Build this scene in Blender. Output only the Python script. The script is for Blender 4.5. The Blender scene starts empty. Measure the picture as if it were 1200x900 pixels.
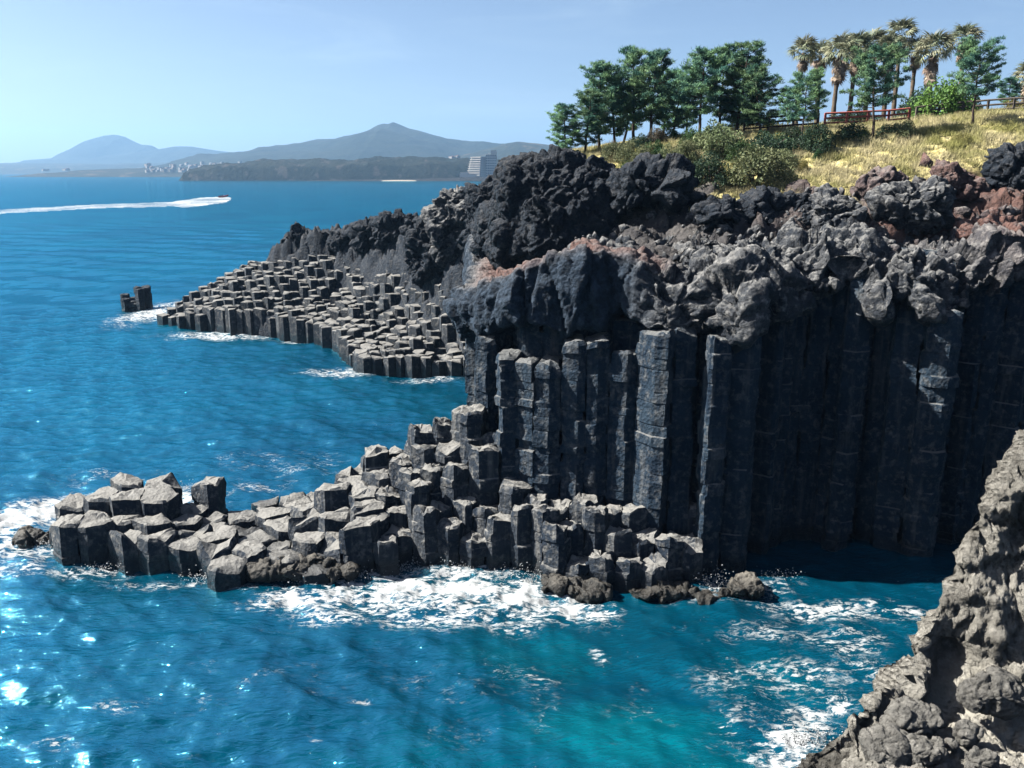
import bpy, math, random
import numpy as np
from mathutils import Vector, Matrix

# ------------------------------------------------------------------ camera, sky, sun, exposure
sc = bpy.context.scene
COL = sc.collection
CAM = np.array([0.0, 0.0, 20.0])
PITCH = math.radians(14.04)
cam_d = bpy.data.cameras.new('camera')
cam_d.sensor_width = 36.0
cam_d.lens = 30.0                      # 1000 px focal length on a 1200 px wide frame
cam_d.clip_start = 0.3
cam_d.clip_end = 60000
cam = bpy.data.objects.new('camera', cam_d)
COL.objects.link(cam)
cam.location = CAM
cam.rotation_euler = (math.pi / 2 - PITCH, 0, 0)
sc.camera = cam

SUN_AZ = math.radians(-86)             # measured from the view direction (+Y), negative = left
SUN_EL = math.radians(43)
SUNV = Vector((math.sin(SUN_AZ) * math.cos(SUN_EL), math.cos(SUN_AZ) * math.cos(SUN_EL), math.sin(SUN_EL)))
world = bpy.data.worlds.new('World')
sc.world = world
world.use_nodes = True
wn = world.node_tree
for n in list(wn.nodes): wn.nodes.remove(n)
sky = wn.nodes.new('ShaderNodeTexSky')
sky.sky_type = 'NISHITA'
sky.sun_disc = False
sky.sun_elevation = SUN_EL
sky.sun_rotation = SUN_AZ
sky.altitude = 0
sky.air_density = 0.6
sky.dust_density = 1.4
sky.ozone_density = 0.7
bg = wn.nodes.new('ShaderNodeBackground')
bg.inputs[1].default_value = 0.051
wo = wn.nodes.new('ShaderNodeOutputWorld')
tc = wn.nodes.new('ShaderNodeTexCoord'); mp = wn.nodes.new('ShaderNodeMapping'); mp.inputs['Scale'].default_value = (1.0, 1.0, 7.0)
cn = wn.nodes.new('ShaderNodeTexNoise'); cn.inputs['Scale'].default_value = 3.2; cn.inputs['Detail'].default_value = 7; cn.inputs['Roughness'].default_value = 0.6; cn.inputs['Distortion'].default_value = 0.6
cr = wn.nodes.new('ShaderNodeMapRange'); cr.interpolation_type = 'SMOOTHSTEP'; cr.inputs[1].default_value = 0.48; cr.inputs[2].default_value = 0.80; cr.inputs[4].default_value = 0.22
cm = wn.nodes.new('ShaderNodeMix'); cm.data_type = 'RGBA'; cm.inputs[7].default_value = (5.4, 6.6, 7.2, 1)      # thin high wisps
wn.links.new(tc.outputs['Generated'], mp.inputs[0]); wn.links.new(mp.outputs[0], cn.inputs['Vector']); wn.links.new(cn.outputs['Fac'], cr.inputs[0])
wn.links.new(cr.outputs[0], cm.inputs[0]); wn.links.new(sky.outputs[0], cm.inputs[6]); wn.links.new(cm.outputs[2], bg.inputs[0])
wn.links.new(bg.outputs[0], wo.inputs[0])

sun_d = bpy.data.lights.new('sun', 'SUN')
sun_d.energy = 5.0
sun_d.angle = math.radians(0.53)
sun_d.color = (1.0, 0.955, 0.88)
sun = bpy.data.objects.new('sun', sun_d)
COL.objects.link(sun)
sun.rotation_euler = SUNV.to_track_quat('Z', 'Y').to_euler()

sc.view_settings.view_transform = 'Standard'
sc.view_settings.look = 'None'
sc.view_settings.exposure = 1.66
sc.view_settings.gamma = 1.0
sc.cycles.max_bounces = 5
sc.cycles.diffuse_bounces = 0
sc.cycles.glossy_bounces = 2
sc.cycles.volume_bounces = 0
sc.cycles.sample_clamp_indirect = 4.0

rng = random.Random(7)
R = np.random.RandomState(11)

# ------------------------------------------------------------------ noise
def _hash(ix, iy, iz, seed):
    h = (ix.astype(np.uint32) * np.uint32(374761393) + iy.astype(np.uint32) * np.uint32(668265263)
         + iz.astype(np.uint32) * np.uint32(2147483647 - 1013904223) + np.uint32((seed * 974711 + 12345) & 0xffffffff))
    h ^= h >> np.uint32(13); h *= np.uint32(1274126177); h ^= h >> np.uint32(16)
    h *= np.uint32(2246822519); h ^= h >> np.uint32(13)
    return h
_G = np.array([[1,1,0],[-1,1,0],[1,-1,0],[-1,-1,0],[1,0,1],[-1,0,1],[1,0,-1],[-1,0,-1],
               [0,1,1],[0,-1,1],[0,1,-1],[0,-1,-1],[1,1,0],[-1,1,0],[0,-1,1],[0,-1,-1]], float)
def perlin(P, seed=0):
    P = np.asarray(P, float); I = np.floor(P).astype(np.int64); F = P - I
    u = F * F * F * (F * (F * 6 - 15) + 10)
    res = np.zeros(P.shape[:-1])
    for dx in (0, 1):
        wx = u[..., 0] if dx else 1 - u[..., 0]
        for dy in (0, 1):
            wy = u[..., 1] if dy else 1 - u[..., 1]
            for dz in (0, 1):
                wz = u[..., 2] if dz else 1 - u[..., 2]
                g = _G[_hash(I[..., 0] + dx, I[..., 1] + dy, I[..., 2] + dz, seed) & np.uint32(15)]
                d = g[..., 0] * (F[..., 0] - dx) + g[..., 1] * (F[..., 1] - dy) + g[..., 2] * (F[..., 2] - dz)
                res += wx * wy * wz * d
    return res
def fbm(P, octv=4, seed=0, lac=2.1, gain=0.5):
    a = 1.0; s = np.zeros(np.asarray(P).shape[:-1]); P = np.asarray(P, float)
    for o in range(octv):
        s += a * perlin(P, seed + o * 17); P = P * lac; a *= gain
    return s
def ridged(P, octv=4, seed=0, lac=2.1, gain=0.5):
    a = 1.0; s = np.zeros(np.asarray(P).shape[:-1]); P = np.asarray(P, float); t = 0
    for o in range(octv):
        s += a * (1 - 2.2 * np.abs(perlin(P, seed + o * 17))); t += a; P = P * lac; a *= gain
    return s / t
def worley(P, seed=0, full=False):
    P = np.asarray(P, float); I = np.floor(P).astype(np.int64)
    f1 = np.full(P.shape[:-1], 9.0); f2 = np.full(P.shape[:-1], 9.0); hid = np.zeros(P.shape[:-1], np.uint32); off = np.zeros(P.shape)
    for dx in (-1, 0, 1):
        for dy in (-1, 0, 1):
            for dz in (-1, 0, 1):
                cx, cy, cz = I[..., 0] + dx, I[..., 1] + dy, I[..., 2] + dz
                h = _hash(cx, cy, cz, seed)
                v = np.stack([P[..., 0] - cx - (h & np.uint32(1023)) / 1023.0, P[..., 1] - cy - ((h >> np.uint32(10)) & np.uint32(1023)) / 1023.0,
                              P[..., 2] - cz - ((h >> np.uint32(20)) & np.uint32(1023)) / 1023.0], -1)
                d = np.sqrt((v * v).sum(-1)); m = d < f1
                f2 = np.where(m, f1, np.minimum(f2, d)); f1 = np.where(m, d, f1)
                if full: hid = np.where(m, h, hid); off = np.where(m[..., None], v, off)
    return (f1, f2, hid, off) if full else (f1, f2)
def blocks(P, seed=0):
    """angular broken-rock relief: every cell is a tilted facet, cracks between cells"""
    f1, f2, h, v = worley(P, seed, True)
    h = h * np.uint32(2654435761)
    r = [((h >> np.uint32(k)) & np.uint32(255)) / 127.5 - 1 for k in (0, 8, 16, 24)]
    return 0.55 * r[0] + 0.75 * (v[..., 0] * r[1] + v[..., 1] * r[2] + v[..., 2] * r[3]) - 0.35 * np.exp(-((f2 - f1) / 0.09) ** 2)
def sstep(a, b, x):
    t = np.clip((x - a) / (b - a), 0, 1); return t * t * (3 - 2 * t)
def rock_disp(P, big=0.8, mid=0.45, small=0.16, seed=0, fb=0.28, fm=0.75, fs=2.3):
    """craggy clinker relief: low swells, broken angular blocks, ragged fine grain"""
    W = P + (0.28 / fm) * np.stack([fbm(P * fm * 0.9, 2, seed + 1), fbm(P * fm * 0.9, 2, seed + 2), fbm(P * fm * 0.9, 2, seed + 3)], -1)
    a = big * 1.3 * fbm(P * fb, 3, seed + 5)
    a += mid * blocks(W * fm, seed + 7)
    a += mid * 0.35 * (0.7 - 1.3 * worley(W * fm * 1.3, seed + 8)[0])
    a += small * 1.25 * blocks(W * fs, seed + 9)
    a += small * 1.5 * (ridged(P * 1.3, 5, seed + 21, gain=0.6) - 0.35)
    return a

# ------------------------------------------------------------------ picture / ground geometry
def ray(px, py):
    u = (px - 600) / 1000.0; v = (450 - py) / 1000.0
    return np.array([u, math.cos(PITCH) + v * math.sin(PITCH), -math.sin(PITCH) + v * math.cos(PITCH)])
def at_z(px, py, z=0.0):
    d = ray(px, py); return CAM + d * ((z - 20.0) / d[2])
def at_y(px, py, y):
    d = ray(px, py); return CAM + d * (y / d[1])

class RBF:
    def __init__(self, pts):
        p = np.array(pts, float); self.xy = p[:, :2]; z = p[:, 2]; n = len(p)
        D = np.sqrt(((self.xy[:, None] - self.xy[None]) ** 2).sum(-1) + 0.3)
        A = np.zeros((n + 1, n + 1)); A[:n, :n] = D; A[:n, n] = 1; A[n, :n] = 1
        self.w = np.linalg.solve(A, np.append(z, 0))
    def __call__(self, x, y):
        x = np.asarray(x, float); y = np.asarray(y, float); s = np.full(x.shape, self.w[-1])
        for (a, b), w in zip(self.xy, self.w[:-1]):
            s = s + w * np.sqrt((x - a) ** 2 + (y - b) ** 2 + 0.3)
        return s

land_h = RBF([(-3, 48, 13.6), (0, 46.5, 14.7), (3.6, 46, 16.2), (6, 45, 15.6), (9, 44.5, 15.3), (12, 44.5, 15.7), (16, 45.5, 16.4),
              (20, 45.5, 16.4), (25, 45.5, 16.4), (30, 46.5, 17.0), (36, 46, 17), (44, 46, 18),
              (3, 50.5, 14.6), (0, 50, 13.8), (8, 49, 15.8), (13, 49, 17.0), (19, 49, 17.8), (25, 49.5, 18.2), (31, 50, 19.4),
              (11, 54, 18.6), (15.2, 52.5, 18.6), (20.6, 53, 19.7), (25.6, 53, 20.6), (31, 54, 21.6), (38, 54, 22.3),
              (7.8, 58, 20.8), (14, 58, 20.9), (20, 58, 21.6), (26, 58, 22.3), (32, 59, 23.3), (40, 60, 23.8),
              (0, 62, 19.5), (5, 66, 21.3), (10, 66, 21.9), (15, 66, 22.5), (21.5, 65, 23.0), (28, 65, 23.3), (34, 64, 23.9), (42, 66, 24.4),
              (-4.8, 64, 17.2), (-6, 75, 16.5), (0, 75, 20.5), (10, 78, 22.5), (25, 78, 23.4), (45, 80, 24.5), (-4, 95, 17.5), (5, 100, 21.5),
              (30, 105, 23), (60, 60, 25), (70, 110, 24), (-5, 120, 14), (20, 140, 20), (60, 145, 22)])

def resample(pts, step):
    P = np.array(pts, float); out = []
    E = np.vstack([2 * P[0] - P[1], P, 2 * P[-1] - P[-2]])
    for i in range(1, len(E) - 2):
        p0, p1, p2, p3 = E[i - 1:i + 3]
        for t in np.linspace(0, 1, 40, endpoint=False):
            out.append(0.5 * ((2 * p1) + (-p0 + p2) * t + (2 * p0 - 5 * p1 + 4 * p2 - p3) * t * t + (-p0 + 3 * p1 - 3 * p2 + p3) * t ** 3))
    out.append(P[-1]); out = np.array(out)
    s = np.concatenate([[0], np.cumsum(np.linalg.norm(np.diff(out[:, :2], axis=0), axis=1))])
    n = int(s[-1] / step) + 1; q = np.linspace(0, s[-1], n)
    return np.stack([np.interp(q, s, out[:, k]) for k in range(out.shape[1])], 1), q

# cliff edge in plan, from the hidden left flank round the nose and along the wall; third and fourth numbers: underside and rim of the lava cap
WALL = [(-3.6, 90, 5, 14.5), (-3.4, 76, 6, 14.5), (-3.0, 66, 8, 15), (-2.6, 57, 9, 14.4), (-2.5, 50, 10.8, 13.7), (-2.0, 46.9, 11.2, 13.9), (-0.9, 45.0, 11.5, 14.6),
        (0.4, 43.7, 11.8, 15.2), (3.2, 43.0, 12.2, 16.3), (5.6, 42.6, 12.4, 16.0), (7.8, 41.4, 11.8, 15.2), (9.2, 41.5, 12.6, 15.4), (10.7, 40.7, 11.8, 15.4), (12.3, 41.8, 12.6, 15.8),
        (14.4, 43.2, 13.8, 16.2), (16.6, 43.6, 14.5, 16.4), (18.8, 43.0, 13.5, 16.3), (20.8, 42.2, 12.5, 16.0), (22.8, 43.2, 13.9, 16.2), (26, 43.6, 14.1, 16.4),
        (30, 43.2, 13.8, 16.6), (36, 42.6, 13.8, 17.0), (44, 42, 14, 17.6)]
PATH, PS = resample(WALL, 0.11)
_t = np.gradient(PATH[:, :2], axis=0); _t /= np.linalg.norm(_t, axis=1)[:, None]
for _ in range(1): pass
PIN = np.stack([-_t[:, 1], _t[:, 0]], 1)       # inward (landward) normal: path runs with land on its left
_k = np.ones(41) / 41
PINs = np.stack([np.convolve(np.pad(PIN[:, c], 20, mode='edge'), _k, 'valid') for c in (0, 1)], 1)
PINs /= np.linalg.norm(PINs, axis=1)[:, None]
PC = PATH[::6]; PCN = PIN[::6]
def inward(x, y):
    """signed distance landward of the cliff edge and the nearest path index"""
    x = np.asarray(x, float); y = np.asarray(y, float); sh = x.shape
    X = x.ravel(); Y = y.ravel(); best = np.full(X.shape, 1e9); idx = np.zeros(X.shape, int)
    for i in range(len(PC)):
        d = (X - PC[i, 0]) ** 2 + (Y - PC[i, 1]) ** 2
        m = d < best; best[m] = d[m]; idx[m] = i
    sg = (X - PC[idx, 0]) * PCN[idx, 0] + (Y - PC[idx, 1]) * PCN[idx, 1]
    return (np.sqrt(best) * np.sign(sg)).reshape(sh), idx.reshape(sh)

# ------------------------------------------------------------------ mesh helpers
def new_mesh(name, V, F, smooth=True):
    m = bpy.data.meshes.new(name)
    V = np.asarray(V, np.float32)
    if isinstance(F, np.ndarray) and F.ndim == 2:
        k = F.shape[1]; n = len(F)
        m.vertices.add(len(V)); m.vertices.foreach_set('co', V.ravel())
        m.loops.add(n * k); m.loops.foreach_set('vertex_index', F.astype(np.int32).ravel())
        m.polygons.add(n); m.polygons.foreach_set('loop_start', np.arange(0, n * k, k, dtype=np.int32))
        m.update(calc_edges=True)
    else:
        m.from_pydata([tuple(map(float, v)) for v in V], [], F); m.update()
    if smooth:
        m.polygons.foreach_set('use_smooth', np.ones(len(m.polygons), bool))
    return m
def grid_faces(nu, nv, wrap=False):
    i = np.arange(nu if wrap else nu - 1)[:, None]; j = np.arange(nv - 1)[None, :]
    a = i * nv + j; b = ((i + 1) % nu) * nv + j
    return np.stack([a, b, b + 1, a + 1], -1).reshape(-1, 4)
def set_attr(mesh, name, vals):
    a = mesh.attributes.new(name, 'FLOAT', 'POINT'); a.data.foreach_set('value', np.asarray(vals, np.float32).ravel())
def obj(name, mesh, mat=None, parent=None, loc=(0, 0, 0), rot=(0, 0, 0), scale=(1, 1, 1)):
    o = bpy.data.objects.new(name, mesh); COL.objects.link(o)
    if mat is not None and mesh is not None and not mesh.materials: mesh.materials.append(mat)
    o.location = loc; o.rotation_euler = rot; o.scale = scale
    if parent is not None: o.parent = parent
    return o
def empty(name, loc=(0, 0, 0)):
    o = bpy.data.objects.new(name, None); COL.objects.link(o); o.location = loc; o.empty_display_size = 0.2
    return o
def tag(o, label=None, cat=None, group=None, kind=None):
    if label: o['label'] = label
    if cat: o['category'] = cat
    if group: o['group'] = group
    if kind: o['kind'] = kind
    return o
class MB:
    """collects boxes, tubes and loose faces into one mesh"""
    def __init__(s): s.v = []; s.f = []
    def add(s, V, F):
        b = len(s.v); s.v += [tuple(map(float, p)) for p in V]; s.f += [tuple(int(i) + b for i in f) for f in F]; return s
    def box(s, c, d, rz=0.0):
        x, y, z = d[0] / 2, d[1] / 2, d[2] / 2; cr, sr = math.cos(rz), math.sin(rz)
        V = [(c[0] + a * x * cr - b * y * sr, c[1] + a * x * sr + b * y * cr, c[2] + e * z) for e in (-1, 1) for a, b in ((-1, -1), (1, -1), (1, 1), (-1, 1))]
        return s.add(V, [(0, 3, 2, 1), (4, 5, 6, 7), (0, 1, 5, 4), (1, 2, 6, 5), (2, 3, 7, 6), (3, 0, 4, 7)])
    def tube(s, pts, radii, n=7, cap=True):
        pts = [Vector(p) for p in pts]; V = []; F = []
        for i, p in enumerate(pts):
            d = (pts[min(i + 1, len(pts) - 1)] - pts[max(i - 1, 0)]).normalized()
            a = d.orthogonal().normalized() if abs(d.z) < 0.99 else Vector((1, 0, 0)); a = (a - d * a.dot(d)).normalized(); b = d.cross(a)
            for k in range(n):
                an = 2 * math.pi * k / n; V.append(p + (a * math.cos(an) + b * math.sin(an)) * radii[i])
        for i in range(len(pts) - 1):
            for k in range(n):
                F.append((i * n + k, i * n + (k + 1) % n, (i + 1) * n + (k + 1) % n, (i + 1) * n + k))
        if cap: F.append(tuple(range(n - 1, -1, -1))); F.append(tuple((len(pts) - 1) * n + k for k in range(n)))
        return s.add(V, F)
    def mesh(s, name, smooth=False): return new_mesh(name, s.v, s.f, smooth)
def cube_sphere(n):
    g = np.tan(np.linspace(-math.pi / 4, math.pi / 4, n)); a, b = np.meshgrid(g, g, indexing='ij'); o = np.ones_like(a)
    Vs = [np.stack(t, -1).reshape(-1, 3) for t in ((o, a, b), (-o, -a, b), (-a, o, b), (a, -o, b), (a, b, o), (a, -b, -o))]
    f = grid_faces(n, n); V = np.vstack(Vs); F = np.vstack([f + k * n * n for k in range(6)])
    V = V / np.linalg.norm(V, axis=1)[:, None]
    key = np.round(V * 1e5).astype(np.int64); _, ia, inv = np.unique(key, axis=0, return_index=True, return_inverse=True)
    return V[ia], inv.reshape(-1)[F]
_CS = {}
def boulder_mesh(name, c, r, seed, n=36, big=0.3, mid=0.25, small=0.08, fb=0.35, fm=0.8, fs=2.4, flat=0.0, rz=0.0):
    """a rock: displaced ellipsoid, vertices relative to c, relief taken from world position"""
    if n not in _CS: _CS[n] = cube_sphere(n)
    S, F = _CS[n]; cr, sr = math.cos(rz), math.sin(rz)
    E = np.sign(S) * np.abs(S) ** 0.85 * np.array(r); E = np.stack([E[:, 0] * cr - E[:, 1] * sr, E[:, 0] * sr + E[:, 1] * cr, E[:, 2]], 1)
    N = S / np.array(r); N = np.stack([N[:, 0] * cr - N[:, 1] * sr, N[:, 0] * sr + N[:, 1] * cr, N[:, 2]], 1); N /= np.linalg.norm(N, axis=1)[:, None]
    d = rock_disp(E + np.array(c), big, mid, small, seed, fb, fm, fs)
    P = E + N * d[:, None]
    if flat > 0: P[:, 2] = np.maximum(P[:, 2], -r[2] * flat)
    return new_mesh(name, P, F, False)

# ------------------------------------------------------------------ materials
class NT:
    def __init__(s, name):
        s.m = bpy.data.materials.new(name); s.m.use_nodes = True; s.t = s.m.node_tree
        for n in list(s.t.nodes): s.t.nodes.remove(n)
        s.out = s.t.nodes.new('ShaderNodeOutputMaterial')
    def n(s, kind, **kw):
        x = s.t.nodes.new('ShaderNode' + kind)
        for k, v in kw.items():
            if k.startswith('i_'):
                key = k[2:]; key = int(key) if key.isdigit() else key.replace('_', ' ')
                if hasattr(v, 'is_linked') or v.__class__.__name__.startswith('NodeSocket'): s.t.links.new(v, x.inputs[key])
                else: x.inputs[key].default_value = v
            else: setattr(x, k, v)
        return x
    def link(s, a, b): s.t.links.new(a, b)
    def pos(s): return s.n('NewGeometry').outputs['Position']
    def noise(s, scale, detail=4, rough=0.55, vec=None, dist=0.0):
        x = s.n('TexNoise', i_Scale=scale, i_Detail=detail, i_Roughness=rough, i_Distortion=dist)
        s.link(vec if vec is not None else s.pos(), x.inputs['Vector']); return x.outputs['Fac']
    def voro(s, scale, feature='F1', vec=None):
        x = s.n('TexVoronoi', feature=feature, i_Scale=scale); s.link(vec if vec is not None else s.pos(), x.inputs['Vector']); return x.outputs['Distance']
    def math(s, op, a, b=0.0, c=None, clamp=False):
        x = s.n('Math', operation=op, use_clamp=clamp)
        for i, v in enumerate((a, b) if c is None else (a, b, c)):
            if isinstance(v, (int, float)): x.inputs[i].default_value = v
            else: s.link(v, x.inputs[i])
        return x.outputs[0]
    def step(s, x, a, b, lo=0.0, hi=1.0):
        m = s.n('MapRange', interpolation_type='SMOOTHSTEP'); s.link(x, m.inputs[0])
        m.inputs[1].default_value = a; m.inputs[2].default_value = b; m.inputs[3].default_value = lo; m.inputs[4].default_value = hi
        return m.outputs[0]
    def mix(s, f, a, b):
        x = s.n('Mix', data_type='RGBA')
        for i, v in ((0, f), (6, a), (7, b)):
            if isinstance(v, (int, float)): x.inputs[i].default_value = v
            elif isinstance(v, tuple): x.inputs[i].default_value = (*v, 1.0) if len(v) == 3 else v
            else: s.link(v, x.inputs[i])
        return x.outputs[2]
    def attr(s, name): return s.n('Attribute', attribute_name=name).outputs['Fac']
    def bump(s, h, dist, strength=1.0, normal=None):
        x = s.n('Bump', i_Strength=strength, i_Distance=dist); s.link(h, x.inputs['Height'])
        if normal is not None: s.link(normal, x.inputs['Normal'])
        return x.outputs[0]
    def bsdf(s, col, rough=0.8, normal=None, spec=0.3, **kw):
        x = s.n('BsdfPrincipled')
        for k, v in (('Base Color', col), ('Roughness', rough)):
            if isinstance(v, (int, float)): x.inputs[k].default_value = v
            elif isinstance(v, tuple): x.inputs[k].default_value = (*v, 1.0)
            else: s.link(v, x.inputs[k])
        x.inputs['Specular IOR Level'].default_value = spec
        if normal is not None: s.link(normal, x.inputs['Normal'])
        for k, v in kw.items(): x.inputs[k.replace('_', ' ')].default_value = v
        s.link(x.outputs[0], s.out.inputs[0]); return x

def rock_material(name, dark, light, pale, top=0.0, red=None, wet=True, grain=1.0, streak=0.0, sand=None, nose_shade=None):
    K = 0.50
    dark, light, pale = [tuple(x * K for x in q) for q in (dark, light, pale)]
    red = red and tuple(x * K for x in red); sand = sand and tuple(x * 0.8 for x in sand)
    t = NT(name); p = t.pos()
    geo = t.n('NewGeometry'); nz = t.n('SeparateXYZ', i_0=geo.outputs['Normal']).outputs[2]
    n1 = t.noise(0.45, 5, 0.6, p); n2 = t.noise(2.6, 6, 0.65, p); n3 = t.noise(11.0, 4, 0.6, p)
    c = t.mix(t.step(n1, 0.36, 0.66), dark, light)
    c = t.mix(t.step(n2, 0.48, 0.70, 0, 0.6), c, pale)
    c = t.mix(t.step(n3, 0.50, 0.72, 0, 0.35), c, tuple(x * 0.45 for x in dark))
    if streak > 0:
        mp = t.n('Mapping'); t.link(p, mp.inputs[0]); mp.inputs['Scale'].default_value = (2.2, 2.2, 0.22)
        c = t.mix(t.step(t.noise(1.0, 4, 0.6, mp.outputs[0]), 0.5, 0.7, 0, streak), c, pale)
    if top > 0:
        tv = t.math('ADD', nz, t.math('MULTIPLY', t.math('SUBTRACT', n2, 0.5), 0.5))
        c = t.mix(t.step(tv, 0.55, 0.95, 0, top), c, pale)  # weathered pale tops, with sunlit contrast against shaded sides put into the colour
    if nose_shade is not None:
        c = t.mix(t.attr('nose_shade'), c, t.mix(t.step(n2, 0.4, 0.66), tuple(x * K for x in nose_shade), tuple(x * K * 2.4 for x in nose_shade)))  # navy shade of the left nose painted over the rock colour
    if red is not None:
        rf = t.math('MULTIPLY', t.attr('red'), t.step(n2, 0.3, 0.6, 0.35, 1.0))
        c = t.mix(rf, c, red)
    if sand is not None:
        c = t.mix(t.attr('sand'), c, sand)
    rough = 0.86
    if wet:
        z = t.n('SeparateXYZ', i_0=p).outputs[2]
        w = t.step(t.math('ADD', z, t.math('MULTIPLY', n1, 0.9)), 0.95, 1.6, 1.0, 0.0)
        c = t.mix(t.math('MULTIPLY', w, 0.75), c, tuple(x * 0.35 for x in dark))
        rough = t.math('MULTIPLY_ADD', w, -0.45, 0.86)
    b = t.bump(t.noise(3.2, 8, 0.68, p), 0.22 * grain, 0.9)
    b = t.bump(t.voro(5.5, 'F1', p), 0.09 * grain, 0.8, b)
    b = t.bump(t.noise(14.0, 5, 0.7, p), 0.05 * grain, 0.8, b)
    t.bsdf(c, rough, b, 0.25)
    return t.m

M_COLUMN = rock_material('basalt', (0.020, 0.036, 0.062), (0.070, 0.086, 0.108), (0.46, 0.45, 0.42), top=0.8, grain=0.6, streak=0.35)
M_WALL = rock_material('wall_basalt', (0.010, 0.034, 0.070), (0.036, 0.072, 0.116), (0.32, 0.33, 0.33), top=0.9, grain=1.1, streak=0.35)  # wall shade put into the colour: darker and bluer than the shelf basalt
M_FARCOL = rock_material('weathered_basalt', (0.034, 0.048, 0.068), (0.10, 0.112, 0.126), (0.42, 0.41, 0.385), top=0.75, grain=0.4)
M_LAVA = rock_material('lava_clinker', (0.048, 0.060, 0.080), (0.165, 0.172, 0.184), (0.68, 0.67, 0.64), top=0.4, red=(0.30, 0.155, 0.125), grain=1.2, wet=False, nose_shade=(0.022, 0.040, 0.066))
M_CRAG = rock_material('dark_crag', (0.015, 0.027, 0.046), (0.042, 0.055, 0.075), (0.18, 0.18, 0.185), top=0.25, red=(0.15, 0.07, 0.05), grain=1.3, wet=False)  # blue of the shadows tinted into the crag colour
M_NEAR = rock_material('pale_tuff', (0.30, 0.285, 0.25), (0.58, 0.555, 0.49), (0.84, 0.81, 0.73), top=0.2, sand=(0.60, 0.57, 0.49), grain=2.4)
M_BOULDER = rock_material('boulder_rock', (0.09, 0.088, 0.082), (0.20, 0.188, 0.165), (0.40, 0.37, 0.32), top=0.4, grain=0.9)
M_NBOULD = rock_material('tuff_boulder', (0.20, 0.195, 0.18), (0.38, 0.37, 0.34), (0.60, 0.58, 0.53), top=0.15, grain=2.0, wet=False)

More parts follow.
